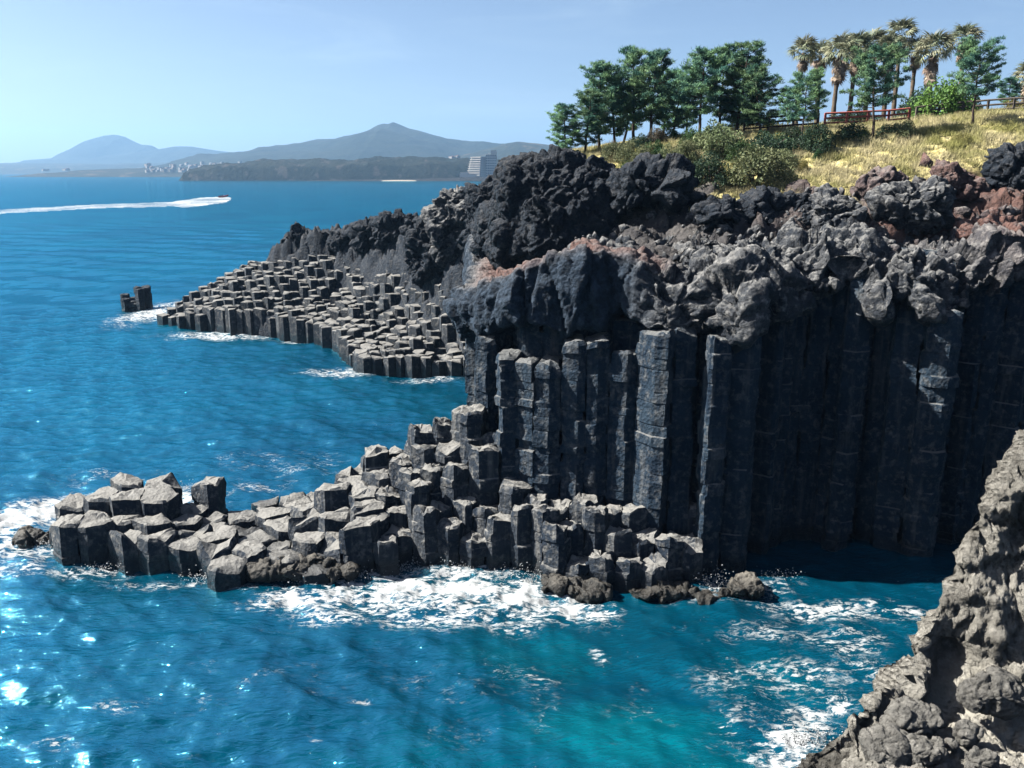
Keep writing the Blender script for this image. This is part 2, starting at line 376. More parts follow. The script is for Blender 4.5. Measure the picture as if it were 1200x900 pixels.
def water_material():
    t = NT('sea_water'); p = t.pos()
    f = t.attr('foam'); sh = t.attr('shallow')
    mp = t.n('Mapping'); t.link(p, mp.inputs[0]); mp.inputs['Scale'].default_value = (1, 1, 0.0)
    q = mp.outputs[0]
    c = t.mix(t.step(t.noise(0.035, 4, 0.6, q), 0.35, 0.65), (0.0001, 0.029, 0.056), (0.0003, 0.050, 0.086))
    c = t.mix(t.step(t.math('ADD', sh, t.math('MULTIPLY', t.math('SUBTRACT', t.noise(0.35, 4, 0.6, q, 0.8), 0.5), 0.7)), 0.1, 1.0), c, (0.0, 0.088, 0.118))
    mq = t.n('Mapping'); t.link(q, mq.inputs[0]); mq.inputs['Rotation'].default_value = (0, 0, math.radians(-25)); mq.inputs['Scale'].default_value = (0.55, 1.25, 1)
    b = t.bump(t.noise(0.9, 5, 0.62, mq.outputs[0], 0.2), 0.17, 0.9)
    b = t.bump(t.noise(3.6, 4, 0.6, mq.outputs[0], 0.1), 0.08, 0.85, b)
    df = t.n('BsdfDiffuse'); t.link(c, df.inputs[0]); t.link(t.bump(t.noise(0.8, 4, 0.6, mq.outputs[0], 0.2), 0.30, 0.8), df.inputs['Normal'])
    gl = t.n('BsdfGlossy', i_Roughness=0.05); gl.inputs['Color'].default_value = (0.22, 0.74, 1.0, 1); t.link(b, gl.inputs['Normal'])
    fr = t.n('Fresnel', i_IOR=1.33); t.link(b, fr.inputs['Normal'])
    w = t.n('MixShader'); t.link(t.math('MINIMUM', fr.outputs[0], 0.38), w.inputs[0]); t.link(df.outputs[0], w.inputs[1]); t.link(gl.outputs[0], w.inputs[2])
    # foam: lace and solid froth gated by the mesh attribute; sun sparkles painted in
    mf = t.n('Mapping'); t.link(q, mf.inputs[0]); mf.inputs['Rotation'].default_value = (0, 0, math.radians(12)); mf.inputs['Scale'].default_value = (0.62, 1.2, 1)
    n1 = t.noise(0.95, 8, 0.68, mf.outputs[0], 0.5); n2 = t.noise(0.5, 5, 0.6, q, 0.4); n3 = t.noise(3.4, 6, 0.7, mf.outputs[0], 0.3)
    rid = t.math('ABSOLUTE', t.math('SUBTRACT', n1, 0.5))
    lace = t.math('SUBTRACT', 1.0, t.math('DIVIDE', rid, t.math('MULTIPLY_ADD', f, 0.07, 0.006)), clamp=True)
    gate = t.step(t.math('ADD', f, t.math('MULTIPLY', t.math('SUBTRACT', n2, 0.5), 1.2)), 0.12, 0.55)
    lace = t.math('MULTIPLY', t.math('MULTIPLY', lace, gate), t.step(n3, 0.40, 0.56))
    spots = t.math('MULTIPLY', t.step(t.math('ADD', t.math('MULTIPLY_ADD', f, 0.22, n3), t.math('MULTIPLY', t.math('SUBTRACT', n1, 0.5), 0.7)), 0.64, 0.72), gate)
    caps_glints = t.step(t.math('ADD', n3, t.math('MULTIPLY', t.math('SUBTRACT', n1, 0.5), 0.9)), 0.785, 0.85, 0, 0.8)
    n4 = t.noise(7.5, 4, 0.65, mf.outputs[0], 0.3)
    glint_fleck = t.math('MULTIPLY', t.step(n4, 0.69, 0.74), t.step(n2, 0.44, 0.62))  # sun sparkles painted as pale dots in the foam colour
    caps_glints = t.math('MAXIMUM', caps_glints, glint_fleck)
    solid = t.step(t.math('ADD', f, t.math('ADD', t.math('MULTIPLY', t.math('SUBTRACT', n1, 0.5), 1.5), t.math('MULTIPLY', t.math('SUBTRACT', n3, 0.5), 1.3))), 0.66, 1.1)
    mask = t.math('MAXIMUM', t.math('MAXIMUM', lace, solid), t.math('MAXIMUM', spots, caps_glints), clamp=True)
    fo = t.n('BsdfPrincipled'); fo.inputs['Base Color'].default_value = (0.36, 0.38, 0.39, 1); fo.inputs['Roughness'].default_value = 0.7
    t.link(t.bump(n3, 0.08, 0.9), fo.inputs['Normal'])
    ms = t.n('MixShader'); t.link(mask, ms.inputs[0]); t.link(w.outputs[0], ms.inputs[1]); t.link(fo.outputs[0], ms.inputs[2])
    t.link(ms.outputs[0], t.out.inputs[0]); return t.m
M_SEA = water_material()

def leaf_material(name, a, b, rough=0.6, trans=0.25, scale=0.8):
    a = tuple(x * 0.62 for x in a); b = tuple(x * 0.62 for x in b)
    t = NT(name); c = t.mix(t.step(t.noise(scale, 3, 0.5), 0.35, 0.65), a, b)
    oi = t.n('ObjectInfo').outputs['Random']
    hs = t.n('HueSaturation', i_Hue=t.math('MULTIPLY_ADD', oi, 0.03, 0.485), i_Saturation=1.0, i_Value=t.math('MULTIPLY_ADD', oi, 0.5, 0.75), i_Color=c)
    d = t.n('BsdfPrincipled'); t.link(hs.outputs[0], d.inputs['Base Color']); d.inputs['Roughness'].default_value = rough; d.inputs['Specular IOR Level'].default_value = 0.25
    tr = t.n('BsdfTranslucent'); t.link(hs.outputs[0], tr.inputs[0])
    ms = t.n('MixShader', i_0=trans); t.link(d.outputs[0], ms.inputs[1]); t.link(tr.outputs[0], ms.inputs[2]); t.link(ms.outputs[0], t.out.inputs[0])
    return t.m
M_PINE = leaf_material('pine_needles', (0.085, 0.24, 0.19), (0.30, 0.52, 0.23))
M_PALM = leaf_material('palm_leaf', (0.24, 0.30, 0.19), (0.50, 0.50, 0.33))
M_DEADPALM = leaf_material('dead_palm_leaf', (0.50, 0.38, 0.28), (0.72, 0.58, 0.46))
M_BUSH = {'olive': leaf_material('olive_leaf', (0.17, 0.22, 0.10), (0.31, 0.35, 0.17)),
          'dark': leaf_material('dark_leaf', (0.035, 0.075, 0.045), (0.07, 0.13, 0.065)),
          'green': leaf_material('green_leaf', (0.05, 0.12, 0.04), (0.10, 0.19, 0.06)),
          'bright': leaf_material('bright_leaf', (0.11, 0.22, 0.045), (0.19, 0.32, 0.065)),
          'yellow': leaf_material('yellow_leaf', (0.26, 0.24, 0.075), (0.38, 0.33, 0.12)),
          'bare': leaf_material('twig_brown', (0.10, 0.085, 0.06), (0.16, 0.13, 0.09))}
M_GRASS = leaf_material('dry_grass', (0.56, 0.56, 0.19), (1.0, 0.90, 0.52), 0.8, 0.35, 0.42)
def simple_material(name, a, b=None, rough=0.8, scale=3.0, bump=0.02):
    a = tuple(x * 0.6 for x in a); b = b and tuple(x * 0.6 for x in b); t = NT(name); n = t.noise(scale, 5, 0.6)
    t.bsdf(t.mix(t.step(n, 0.35, 0.65), a, b or tuple(x * 0.6 for x in a)), rough, t.bump(n, bump, 0.6)); return t.m
M_BARK = simple_material('pine_bark', (0.14, 0.10, 0.075), (0.075, 0.055, 0.045), 0.9, 6)
M_PTRUNK = simple_material('palm_trunk', (0.22, 0.17, 0.12), (0.13, 0.10, 0.075), 0.9, 5)
M_REDWOOD = simple_material('red_timber', (0.62, 0.17, 0.13), (0.48, 0.13, 0.10), 0.7, 4)
M_GREYWOOD = simple_material('grey_timber', (0.20, 0.17, 0.14), (0.12, 0.10, 0.085), 0.85, 4)
M_SHADEWOOD = simple_material('shaded_timber', (0.13, 0.065, 0.05), (0.08, 0.045, 0.04), 0.85, 4)  # brown timber with the shade over this railing mixed into the colour

def ground_material():
    t = NT('headland_ground'); p = t.pos()
    n1 = t.noise(0.45, 5, 0.6, p); n2 = t.noise(2.2, 6, 0.65, p); n3 = t.noise(11, 4, 0.6, p)
    rock = t.mix(t.step(n1, 0.36, 0.66), (0.042, 0.041, 0.044), (0.088, 0.083, 0.081))
    rock = t.mix(t.step(n2, 0.5, 0.72, 0, 0.5), rock, (0.16, 0.145, 0.13))
    rock = t.mix(t.math('MULTIPLY', t.attr('red'), t.step(n2, 0.3, 0.6, 0.4, 1.0)), rock, (0.13, 0.074, 0.062))
    gr = t.mix(t.step(n2, 0.35, 0.65), (0.44, 0.38, 0.15), (0.60, 0.52, 0.26))
    gr = t.mix(t.step(n1, 0.52, 0.66, 0, 0.6), gr, (0.11, 0.12, 0.04))
    c = t.mix(t.attr('grass'), rock, gr)
    b = t.bump(t.noise(3.2, 8, 0.68, p), 0.28, 0.9); b = t.bump(t.voro(4.0, 'F1', p), 0.1, 0.7, b)
    t.bsdf(c, 0.9, b, 0.2); return t.m
M_GROUND = ground_material()

# ------------------------------------------------------------------ the sea
def foam_blobs():
    B = []   # x, y, radius x, radius y, strength
    def b(px, py, rx, ry, s, z=0.0):
        c = at_z(px, py, z); k = at_z(px + rx, py, z)[0] - c[0]; d = at_z(px, py - ry, z)[1] - c[1]
        B.append((c[0], c[1], abs(k), abs(d), s))
    for px, py, rx, ry, s in [
        (340, 700, 40, 14, .8), (400, 692, 50, 20, .85), (470, 690, 55, 24, .95), (540, 690, 60, 28, .98), (610, 700, 60, 26, .9), (670, 708, 45, 20, .85), (700, 720, 30, 12, .6),
        (560, 722, 130, 18, .58), (420, 718, 100, 14, .5), (330, 706, 60, 10, .5), (800, 700, 50, 10, .5), (850, 694, 30, 9, .8), (905, 690, 40, 10, .55),
        (10, 612, 50, 18, 1.1), (45, 598, 45, 15, 1.0), (80, 586, 34, 9, .85), (0, 640, 45, 13, .9), (35, 652, 45, 11, .8), (20, 670, 60, 10, .5), (100, 672, 70, 8, .55), (180, 684, 60, 7, .45), (225, 582, 38, 11, .95), (300, 572, 30, 6, .5),
        (230, 682, 25, 5, .6), (290, 690, 30, 6, .5), (330, 545, 90, 22, .28), (120, 560, 60, 12, .3),
        (180, 366, 30, 13, .95), (150, 372, 22, 6, .5), (255, 393, 55, 6, .95), (300, 396, 30, 4, .5), (350, 400, 25, 4, .75), (395, 437, 40, 7, .75), (425, 436, 22, 6, .8), (490, 445, 40, 5, .45), (525, 442, 20, 4, .7),
        (960, 715, 70, 14, .62), (1040, 715, 60, 12, .60), (900, 740, 80, 16, .42), (1000, 750, 90, 20, .45), (930, 790, 80, 24, .50), (1020, 790, 60, 20, .45),
        (950, 840, 30, 20, .8), (935, 875, 35, 24, 1.0), (910, 890, 40, 22, .8), (985, 825, 25, 12, .7), (860, 850, 60, 26, .42), (840, 800, 60, 20, .36),
        (700, 765, 14, 9, .6), (640, 795, 30, 8, .38), (430, 823, 18, 5, .6), (70, 870, 40, 12, .4), (130, 830, 40, 9, .32), (300, 800, 200, 40, .16), (600, 820, 200, 50, .2)]:
        b(px, py, rx, ry, s)
    return B
FB = foam_blobs()
def make_sea():
    inner = np.radians(np.linspace(-38, 38, 640)); side = np.radians(np.concatenate([np.linspace(38, 120, 60)[1:], np.linspace(120, 240, 20)[1:], np.linspace(240, 322, 60)[1:-1]]))
    A = np.concatenate([inner, side])
    rr = np.concatenate([[3, 8, 13], np.geomspace(17, 140, 620), np.geomspace(140, 14000, 330)[1:]])
    AA, RR = np.meshgrid(A, rr, indexing='ij')
    X = np.sin(AA) * RR; Y = np.cos(AA) * RR; Z = np.zeros_like(X)
    dr = np.gradient(rr)[None, :] * np.ones_like(X)
    w = np.random.RandomState(3)
    cov = 0
    for k in range(46):
        lam = 1.1 * (16 / 1.1) ** (k / 45.0); th = math.radians(205) + w.normal(0, 0.62)
        amp = 0.0125 * lam ** 0.40 * w.uniform(0.6, 1.2)
        kx, ky = math.sin(th) * 2 * math.pi / lam, math.cos(th) * 2 * math.pi / lam
        ph = kx * X + ky * Y + w.uniform(0, 6.3)
        fade = sstep(2.0, 4.0, lam / np.maximum(dr, RR * 0.0021))
        s = np.sin(ph); Z += amp * fade * (s + 0.35 * (s * s - 0.5) * 1.6)
    foam = np.zeros_like(X)
    for (cx, cy, rx, ry, s) in FB:
        g = s * np.exp(-(((X - cx) / rx) ** 2 + ((Y - cy) / ry) ** 2))
        foam = np.maximum(foam, g) + 0.25 * np.minimum(foam, g)
    # wake of the speed boat
    wk = [(-40, 252, 3.2), (0, 248.5, 3.0), (60, 245.0, 2.6), (130, 241.5, 2.4), (200, 239.5, 2.6), (215, 238.6, 4.0), (240, 236.5, 5.0), (262, 234.0, 3.6), (272, 233.0, 1.2)]
    wp = [at_z(a, b) for a, b, _ in wk]
    wx = np.array([p[0] / p[1] for p in wp]); up = np.array([at_z(a, b - h)[1] for a, b, h in wk]); lo = np.array([at_z(a, b + h)[1] for a, b, h in wk])
    T = X / np.maximum(Y, 1)
    inside = (Y > 200) & (T > wx[0]) & (T < wx[-1])
    yu = np.interp(T, wx, up); yl = np.interp(T, wx, lo)
    nz = fbm(np.stack([X * 0.05, Y * 0.02, Z * 0], -1), 3, 5) * 18
    foam = np.where(inside & (Y < yu + nz * 0.6) & (Y > yl + nz), np.interp(T, wx, np.linspace(0.55, 1.0, len(wx))) + nz * 0.03, foam)
    swell = sstep(0.3, 1.0, foam) * (Y < 130)
    Z += swell * 0.2 * fbm(np.stack([X * 0.8, Y * 0.8, Z * 0], -1), 4, 9) * (0.5 + foam)
    sh = np.zeros_like(X)
    for px, py, rx, ry, s in [(740, 865, 130, 45, 1.1), (620, 770, 120, 40, .5), (830, 900, 90, 40, .7), (480, 900, 200, 50, .45), (900, 800, 120, 60, .4), (560, 690, 150, 30, .3), (560, 480, 120, 30, .15)]:
        c = at_z(px, py); kx = at_z(px + rx, py)[0] - c[0]; ky = abs(at_z(px, py - ry)[1] - c[1])
        sh = np.maximum(sh, s * np.exp(-(((X - c[0]) / kx) ** 2 + ((Y - c[1]) / ky) ** 2)))
    V = np.stack([X, Y, Z], -1).reshape(-1, 3)
    m = new_mesh('sea', V, grid_faces(len(A), len(rr), wrap=True)[:, ::-1])
    set_attr(m, 'foam', foam); set_attr(m, 'shallow', sh)
    return tag(obj('sea', m, M_SEA), 'deep blue choppy sea with white foam along the rocks', kind='structure')
make_sea()

# ------------------------------------------------------------------ basalt columns
def cells(seeds, spacing):
    """Voronoi polygon of every seed, from neighbours near it"""
    S = np.array(seeds, float); out = []
    for i, c in enumerate(S):
        d = np.linalg.norm(S - c, axis=1); nb = np.where((d > 1e-6) & (d < spacing * 2.4))[0]
        poly = [np.array([c[0] + spacing * 1.0 * math.cos(a), c[1] + spacing * 1.0 * math.sin(a)]) for a in np.linspace(0, 2 * math.pi, 9)[:-1]]
        for j in nb[np.argsort(d[nb])]:
            mid = (c + S[j]) / 2; nrm = S[j] - c; new = []
            for k in range(len(poly)):
                p, q = poly[k], poly[(k + 1) % len(poly)]; a, b = (p - mid) @ nrm, (q - mid) @ nrm
                if a <= 0: new.append(p)
                if (a < 0 < b) or (b < 0 < a): new.append(p + (q - p) * (a / (a - b)))
            poly = new
            if len(poly) < 3: break
        out.append(poly)
    return out
def lattice(x0, x1, y0, y1, sp, jit, rs, rot=0.0):
    pts = []; cx, cy = (x0 + x1) / 2, (y0 + y1) / 2; r = math.hypot(x1 - x0, y1 - y0) / 2 + sp; ca, sa = math.cos(rot), math.sin(rot)
    j = 0; v = -r
    while v < r:
        u = -r + (sp / 2 if j % 2 else 0)
        while u < r:
            x = cx + u * ca - v * sa + rs.uniform(-jit, jit) * sp; y = cy + u * sa + v * ca + rs.uniform(-jit, jit) * sp
            if x0 <= x <= x1 and y0 <= y <= y1: pts.append((x, y))
            u += sp
        v += sp * 0.866; j += 1
    return pts
def column_mesh(poly, c, z0, z1, seed, seg=4, dz=0.28, gap=0.985, rough=1.0, tilt=0.12, joint=0.05, chip=0.0):
    """one basalt column: polygonal shaft broken by joints, with a chipped uneven top; relative to c at height z0"""
    rs = np.random.RandomState(seed)
    P = np.array(poly) - c
    keep = [k for k in range(len(P)) if np.linalg.norm(P[k] - P[k - 1]) > 0.16]; P = P[keep] * gap
    n = len(P); ring = []; cid = []
    for k in range(n):
        a, b = P[k], P[(k + 1) % n]
        for q in range(seg): ring.append(a + (b - a) * (q / seg)); cid.append((k, q / seg))
    ring = np.array(ring); m = len(ring); nr = ring / np.maximum(np.linalg.norm(ring, axis=1), 1e-6)[:, None]
    H = z1 - z0; jz = []
    if joint > 0:
        zz = rs.uniform(0.4, 1.3)
        while zz < H - 0.25: jz.append(zz); zz += rs.choice([rs.uniform(0.3, 0.6), rs.uniform(0.7, 1.6)])
    levels = [(0.0, 0, 0.0)]; prev = 0.0
    for q, zj in enumerate(jz + [H]):
        k = int((zj - prev) / dz)
        for e in range(1, k): levels.append((prev + (zj - prev) * e / k, q, 0.0))
        if zj < H: levels += [(zj - 0.05, q, 0.0), (zj, q, 1.0), (zj + 0.05, q + 1, 0.0)]
        prev = zj
    levels.append((H, len(jz), 0.0)); nz = len(levels)
    ns = len(jz) + 1; off = rs.normal(0, 0.035 * rough, (ns, 2)); scl = rs.normal(0, 0.022 * rough, ns); loose = rs.normal(0, 0.028 * rough, (ns, n))
    tx, ty = rs.normal(0, tilt, 2)
    R3 = np.zeros((nz, m, 3)); kk = np.array([a for a, _ in cid]); tt = np.array([b for _, b in cid])
    for i, (z, q, g) in enumerate(levels):
        corner = loose[q][kk] * (1 - tt) + loose[q][(kk + 1) % n] * tt          # each block has its own slightly broken outline
        f = 1.0 - joint * g + scl[q] + corner * 0.8
        R3[i, :, 0] = ring[:, 0] * f + off[q, 0]; R3[i, :, 1] = ring[:, 1] * f + off[q, 1]; R3[i, :, 2] = z
    top = tx * ring[:, 0] + ty * ring[:, 1]
    if chip > 0:
        cl = -chip * rs.rand(n) ** 3 * 1.6; top = top + cl[kk] * (1 - tt) + cl[(kk + 1) % n] * tt
    top = top + rs.normal(0, 0.028 * rough, m) * (1 if joint > 0 else 0)
    R3[-1, :, 2] += top; R3[-2, :, 2] = np.minimum(R3[-2, :, 2] + top * 0.6, R3[-1, :, 2] - 0.02)
    W = R3 + np.array([c[0], c[1], z0])
    R3[..., :2] += nr[None] * (rough * (0.07 * fbm(W * 1.1, 3, 31) + 0.045 * fbm(W * 3.4, 3, 37)))[..., None]
    R3[-1, :, :2] *= (0.968 + rs.normal(0, 0.012, m) * (1 if joint > 0 else 0))[:, None]
    V = [R3.reshape(-1, 3)]; mid_t = top.mean()
    for f, up in ((0.84, 0.045), (0.45, 0.06)):
        q = R3[-1].copy(); q[:, :2] *= f; q[:, 2] = H + (top - mid_t) * f + mid_t * 0.6 + up
        q[:, 2] += rough * 0.17 * fbm((q + np.array([c[0], c[1], z0])) * 1.5, 3, 41); V.append(q)
    V.append(np.array([[0, 0, H + mid_t * 0.6 + 0.05 + rough * 0.06 * rs.normal()]])); V = np.vstack(V)
    i, k = np.meshgrid(np.arange(nz + 1), np.arange(m), indexing='ij'); k2 = (k + 1) % m
    F = np.stack([i * m + k, i * m + k2, (i + 1) * m + k2, (i + 1) * m + k], -1).reshape(-1, 4).tolist()
    last = (nz + 1) * m; ce = len(V) - 1
    F += [(last + q, last + (q + 1) % m, ce) for q in range(m)]
    me = bpy.data.meshes.new('basalt_column'); me.from_pydata(V.tolist(), [], F); me.update()
    me.polygons.foreach_set('use_smooth', np.ones(len(F), bool))
    try: me.set_sharp_from_angle(angle=math.radians(26))
    except Exception: pass
    return me
def ccw(poly):
    a = sum(poly[k][0] * poly[(k + 1) % len(poly)][1] - poly[(k + 1) % len(poly)][0] * poly[k][1] for k in range(len(poly)))
    return poly if a > 0 else poly[::-1]

cliff = tag(empty('basalt_cliff', (8, 44, 0)), 'dark cliff of tall basalt columns under a ragged lava cap', kind='structure')
shelf = tag(empty('column_shelf', (-12, 43, 0)), 'stepped shelf of broken hexagonal basalt columns reaching into the sea', kind='structure')
cliff_parts, shelf_parts = [], []
def add_column(parent, poly, c, z0, z1, seed, mat, **kw):
    me = column_mesh(ccw(poly), np.array(c), z0, z1, seed, **kw)
    o = obj('basalt_column', me, mat)
    o.parent = parent
    o.location = Vector((c[0], c[1], z0)) - Vector(parent.location)
    return o

# --- near shelf and the stepped foot of the wall
shelf_top = RBF([(-25, 42.5, 2.1), (-23, 42, 2.3), (-20, 41.6, 2.2), (-17, 41, 1.8), (-14.5, 40.5, 1.5), (-12, 40, 0.8), (-10, 40, 1.0), (-8, 40.3, 1.7), (-5.5, 41, 2.2),
                 (-24, 46, 2.0), (-20, 45, 1.5), (-17, 44, 1.3), (-17, 47, 1.2), (-13, 43, 1.6), (-13, 46.5, 1.5), (-10.4, 43.6, 2.9), (-10, 46, 2.6), (-8.2, 46.3, 4.4), (-8, 43, 2.3),
                 (-6, 45.6, 5.2), (-6, 43, 3.3), (-4.4, 45.8, 6.8), (-4.4, 43.6, 5.0), (-3.8, 42.2, 4.0), (-2.4, 44.0, 7.2), (-2, 41.8, 3.4), (-1.2, 43, 6.8), (0.4, 42.4, 4.6), (0.4, 40.8, 3.6),
                 (2, 39.8, 3.4), (3, 38.9, 2.4), (4, 40.4, 3.4), (6, 39.8, 3.3), (6, 38.6, 2.1), (8.4, 39.6, 3.2), (9.8, 39.2, 2.0), (5, 41.5, 3.5), (-6, 48, 3.5), (-10, 48.5, 2.0)])
front_x = [-27, -25, -23.5, -20, -16.5, -14.5, -11.5, -8, -5.5, -3.5, -1, 0.2, 1.6, 4, 7, 9.4, 10.2, 11.2, 13]
front_y = [44, 42.6, 41.4, 40.9, 40.2, 39.2, 39.0, 39.3, 40.3, 40.6, 40.2, 40.0, 38.9, 38.1, 38.2, 38.3, 39.3, 39.8, 42.5]
back_x = [-27, -24.5, -22, -19, -16, -12, -8, -5.5, -4, -3]
back_y = [44.5, 47.4, 47.8, 46.4, 48.3, 48.4, 48.6, 48.4, 47.6, 47.0]
rs = np.random.RandomState(21)
outer = [p for p in lattice(-29, -8.4, 36, 52, 1.72, 0.2, rs, -0.15)]
inner = [p for p in lattice(-8.6, 42, 36, 53, 1.24, 0.2, rs, -0.15)]
# columns that stand proud of the wall and catch the sun on their left faces
PROUD = []
for bx, out in ((-1.3, 0.3), (-0.2, 0.5), (1.0, 0.3), (2.0, 0.5), (3.1, 0.35), (4.4, 0.15), (5.7, 0.2), (7.1, 0.75), (8.5, 0.1), (10.0, 0.75), (11.2, 0.1), (21.5, 0.55)):
    q = PATH[(PATH[:, 1] < 47)]; k = np.argmin(np.abs(q[:, 0] - bx)); p = (q[k, 0], q[k, 1] - out)
    inner = [r for r in inner if math.hypot(r[0] - p[0], r[1] - p[1]) > 0.85] + [p]; PROUD.append(p)
seeds = [p for p in inner if min(math.hypot(p[0] - r[0], p[1] - r[1]) for r in outer) > 1.15] + outer
polys = cells(seeds, 2.1)
SD = np.array(seeds); din, _i = inward(SD[:, 0], SD[:, 1])
for k, (c, poly) in enumerate(zip(seeds, polys)):
    x, y = c; d = din[k]
    if len(poly) < 4: continue
    if (x > -3.4 and d > 0.25) or any(abs(x - a) < 1e-3 and abs(y - b) < 1e-3 for a, b in PROUD):      # the wall
        proud = d < 0.25
        if not (d < 3.6) or x > 40 or y > 52: continue
        if not proud and d < 0.8 and x < 11.5 and (k * 37 % 100) < 35: continue
        top = float(PC[_i[k], 2]) + (0.7 if d < 1.0 else 1.3) + 0.25 * d
        if x < 6.6: top = (rs.uniform(10.4, 13.0) if d < 1.0 else rs.uniform(12, 13)) if not proud else rs.uniform(9.5, 13.0)
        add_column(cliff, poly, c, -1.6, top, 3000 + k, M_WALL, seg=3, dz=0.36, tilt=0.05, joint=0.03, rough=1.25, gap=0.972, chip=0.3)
        continue
    fy = np.interp(x, front_x, front_y); by = np.interp(x, back_x, back_y) if x < -3 else 99
    if y < fy or y > by or x > 10.6 or x < -25.0 or d > 0.25: continue
    z = float(shelf_top(x, y)) + rs.normal(0, 0.20 if x < -8.4 else 0.42)
    if x < -8.4: z = round((z - 0.3) / 0.45) * 0.45 + rs.uniform(-0.12, 0.12)
    # the tall cluster and the lone post on the outer shelf
    if -23.4 < x < -19.3 and 43.8 < y < 46.3: z = 2.7 + rs.uniform(-0.3, 0.2)
    if -18.6 < x < -16.6 and 46.0 < y < 48: z = 2.5
    if x > -2.5: z -= 0.4
    elif x > -8.4: z *= 0.92
    z = max(z, 0.3)
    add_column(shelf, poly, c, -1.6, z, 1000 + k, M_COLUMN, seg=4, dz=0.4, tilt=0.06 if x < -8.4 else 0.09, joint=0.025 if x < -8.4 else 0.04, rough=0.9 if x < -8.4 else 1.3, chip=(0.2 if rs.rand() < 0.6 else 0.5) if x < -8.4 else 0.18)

# ------------------------------------------------------------------ lava cap over the columns
def make_cap():
    n = len(PATH); prof = []
    U = np.linspace(0, 1, 150)
    zb = PATH[:, 2][:, None]; zr = PATH[:, 3][:, None]
    # profile knots: (u, inward offset, height between underside 0 and rim 1, absolute lift)
    ku = [0.0, 0.10, 0.22, 0.40, 0.52, 0.62, 0.80, 1.0]
    kh = [0.25, 0.02, 0.10, 0.62, 0.95, 1.0, 1.0, 1.0]
    kl = [2.6, 0.9, -0.40, -0.40, -0.05, 1.2, 4.2, 7.5]; kr = [2.6, 1.0, -0.5, -0.1, 1.0, 2.4, 5.0, 8.0]
    wr = sstep(6.2, 8.0, PATH[:, 0])[:, None] * (PATH[:, 1] < 60)[:, None]
    D = np.interp(U, ku, kl)[None, :] * (1 - wr) + np.interp(U, ku, kr)[None, :] * wr; Hh = np.interp(U, ku, kh)[None, :]
    D = D.copy()
    # ragged underside: lobes hang lower, arches rise
    lob = 1.7 * fbm(np.stack([PS * 0.33, PS * 0, PS * 0], -1), 3, 77)[:, None]
    z = zb + (zr - zb) * Hh + lob * np.clip(1 - Hh * 1.2, 0, 1)
    x0 = PATH[:, 0][:, None]
    # two big knobs and a thin buttress that stand out from the wall
    for cx, cz, w, hgt, a in ((-2.2, 12.6, 1.3, 1.6, 0.9), (7.7, 13.2, 1.0, 1.8, 0.85), (10.6, 13.2, 1.0, 1.8, 0.85), (13.2, 13.2, 0.9, 1.3, 0.6), (20.8, 12.6, 0.8, 1.4, 0.6), (1.5, 13, 2.5, 2.5, 0.3), (17.6, 14.2, 1.2, 0.9, 0.6)):
        near = (PATH[:, 1] < 50)[:, None]
        D = D - near * a * np.exp(-((x0 - cx) / w) ** 2 - ((z - cz) / hgt) ** 2)
    X = PATH[:, 0][:, None] + PINs[:, 0][:, None] * D; Y = PATH[:, 1][:, None] + PINs[:, 1][:, None] * D
    # landward part follows the headland
    wl = sstep(0.62, 0.85, U)[None, :]
    z = z * (1 - wl) + (land_h(X, Y) - 0.35) * wl
    P = np.stack([X, Y, z], -1)
    du = np.gradient(P, axis=0); dv = np.gradient(P, axis=1); N = np.cross(du, dv); N /= np.maximum(np.linalg.norm(N, axis=-1), 1e-9)[..., None]
    # left nose is smoother, massive rock; the right is ragged clinker
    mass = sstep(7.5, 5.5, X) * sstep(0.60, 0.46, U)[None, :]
    flute = blocks(P * np.array([0.62, 0.62, 0.16]), 66) * 0.55 + 0.25 * ridged(P * np.array([0.7, 0.7, 0.25]), 4, 61) + 0.16 * blocks(P * np.array([1.5, 1.5, 0.45]), 67) + 0.12 * fbm(P * 1.6, 4, 62)
    dsp = rock_disp(P * np.array([1, 1, 0.62]), 0.75, 0.85, 0.20, 3, 0.30, 0.68, 2.2) * (1 - mass) * (1 - 0.45 * sstep(8.5, 6.0, X)) + mass * flute
    P = P + N * dsp[..., None]
    V = P.reshape(-1, 3)
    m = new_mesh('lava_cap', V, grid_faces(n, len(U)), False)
    red = 1.3 * np.exp(-((X - 29.5) / 4.2) ** 2 - ((Y - 47.5) / 4.0) ** 2) + 0.8 * sstep(0.50, 0.58, U)[None, :] * sstep(0.72, 0.62, U)[None, :] * sstep(-3, -1, X) * sstep(9, 6, X)
    red = red + 0.35 * sstep(0.0, 0.35, fbm(P * 0.25, 3, 90)) * sstep(0.6, 0.8, U)[None, :] * sstep(14, 20, X)
    set_attr(m, 'red', np.clip(red, 0, 1)); set_attr(m, 'nose_shade', np.clip(0.92 * mass, 0, 1))  # second mask paints the nose's shade into the cap colour
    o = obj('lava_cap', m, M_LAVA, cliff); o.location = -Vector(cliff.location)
make_cap()

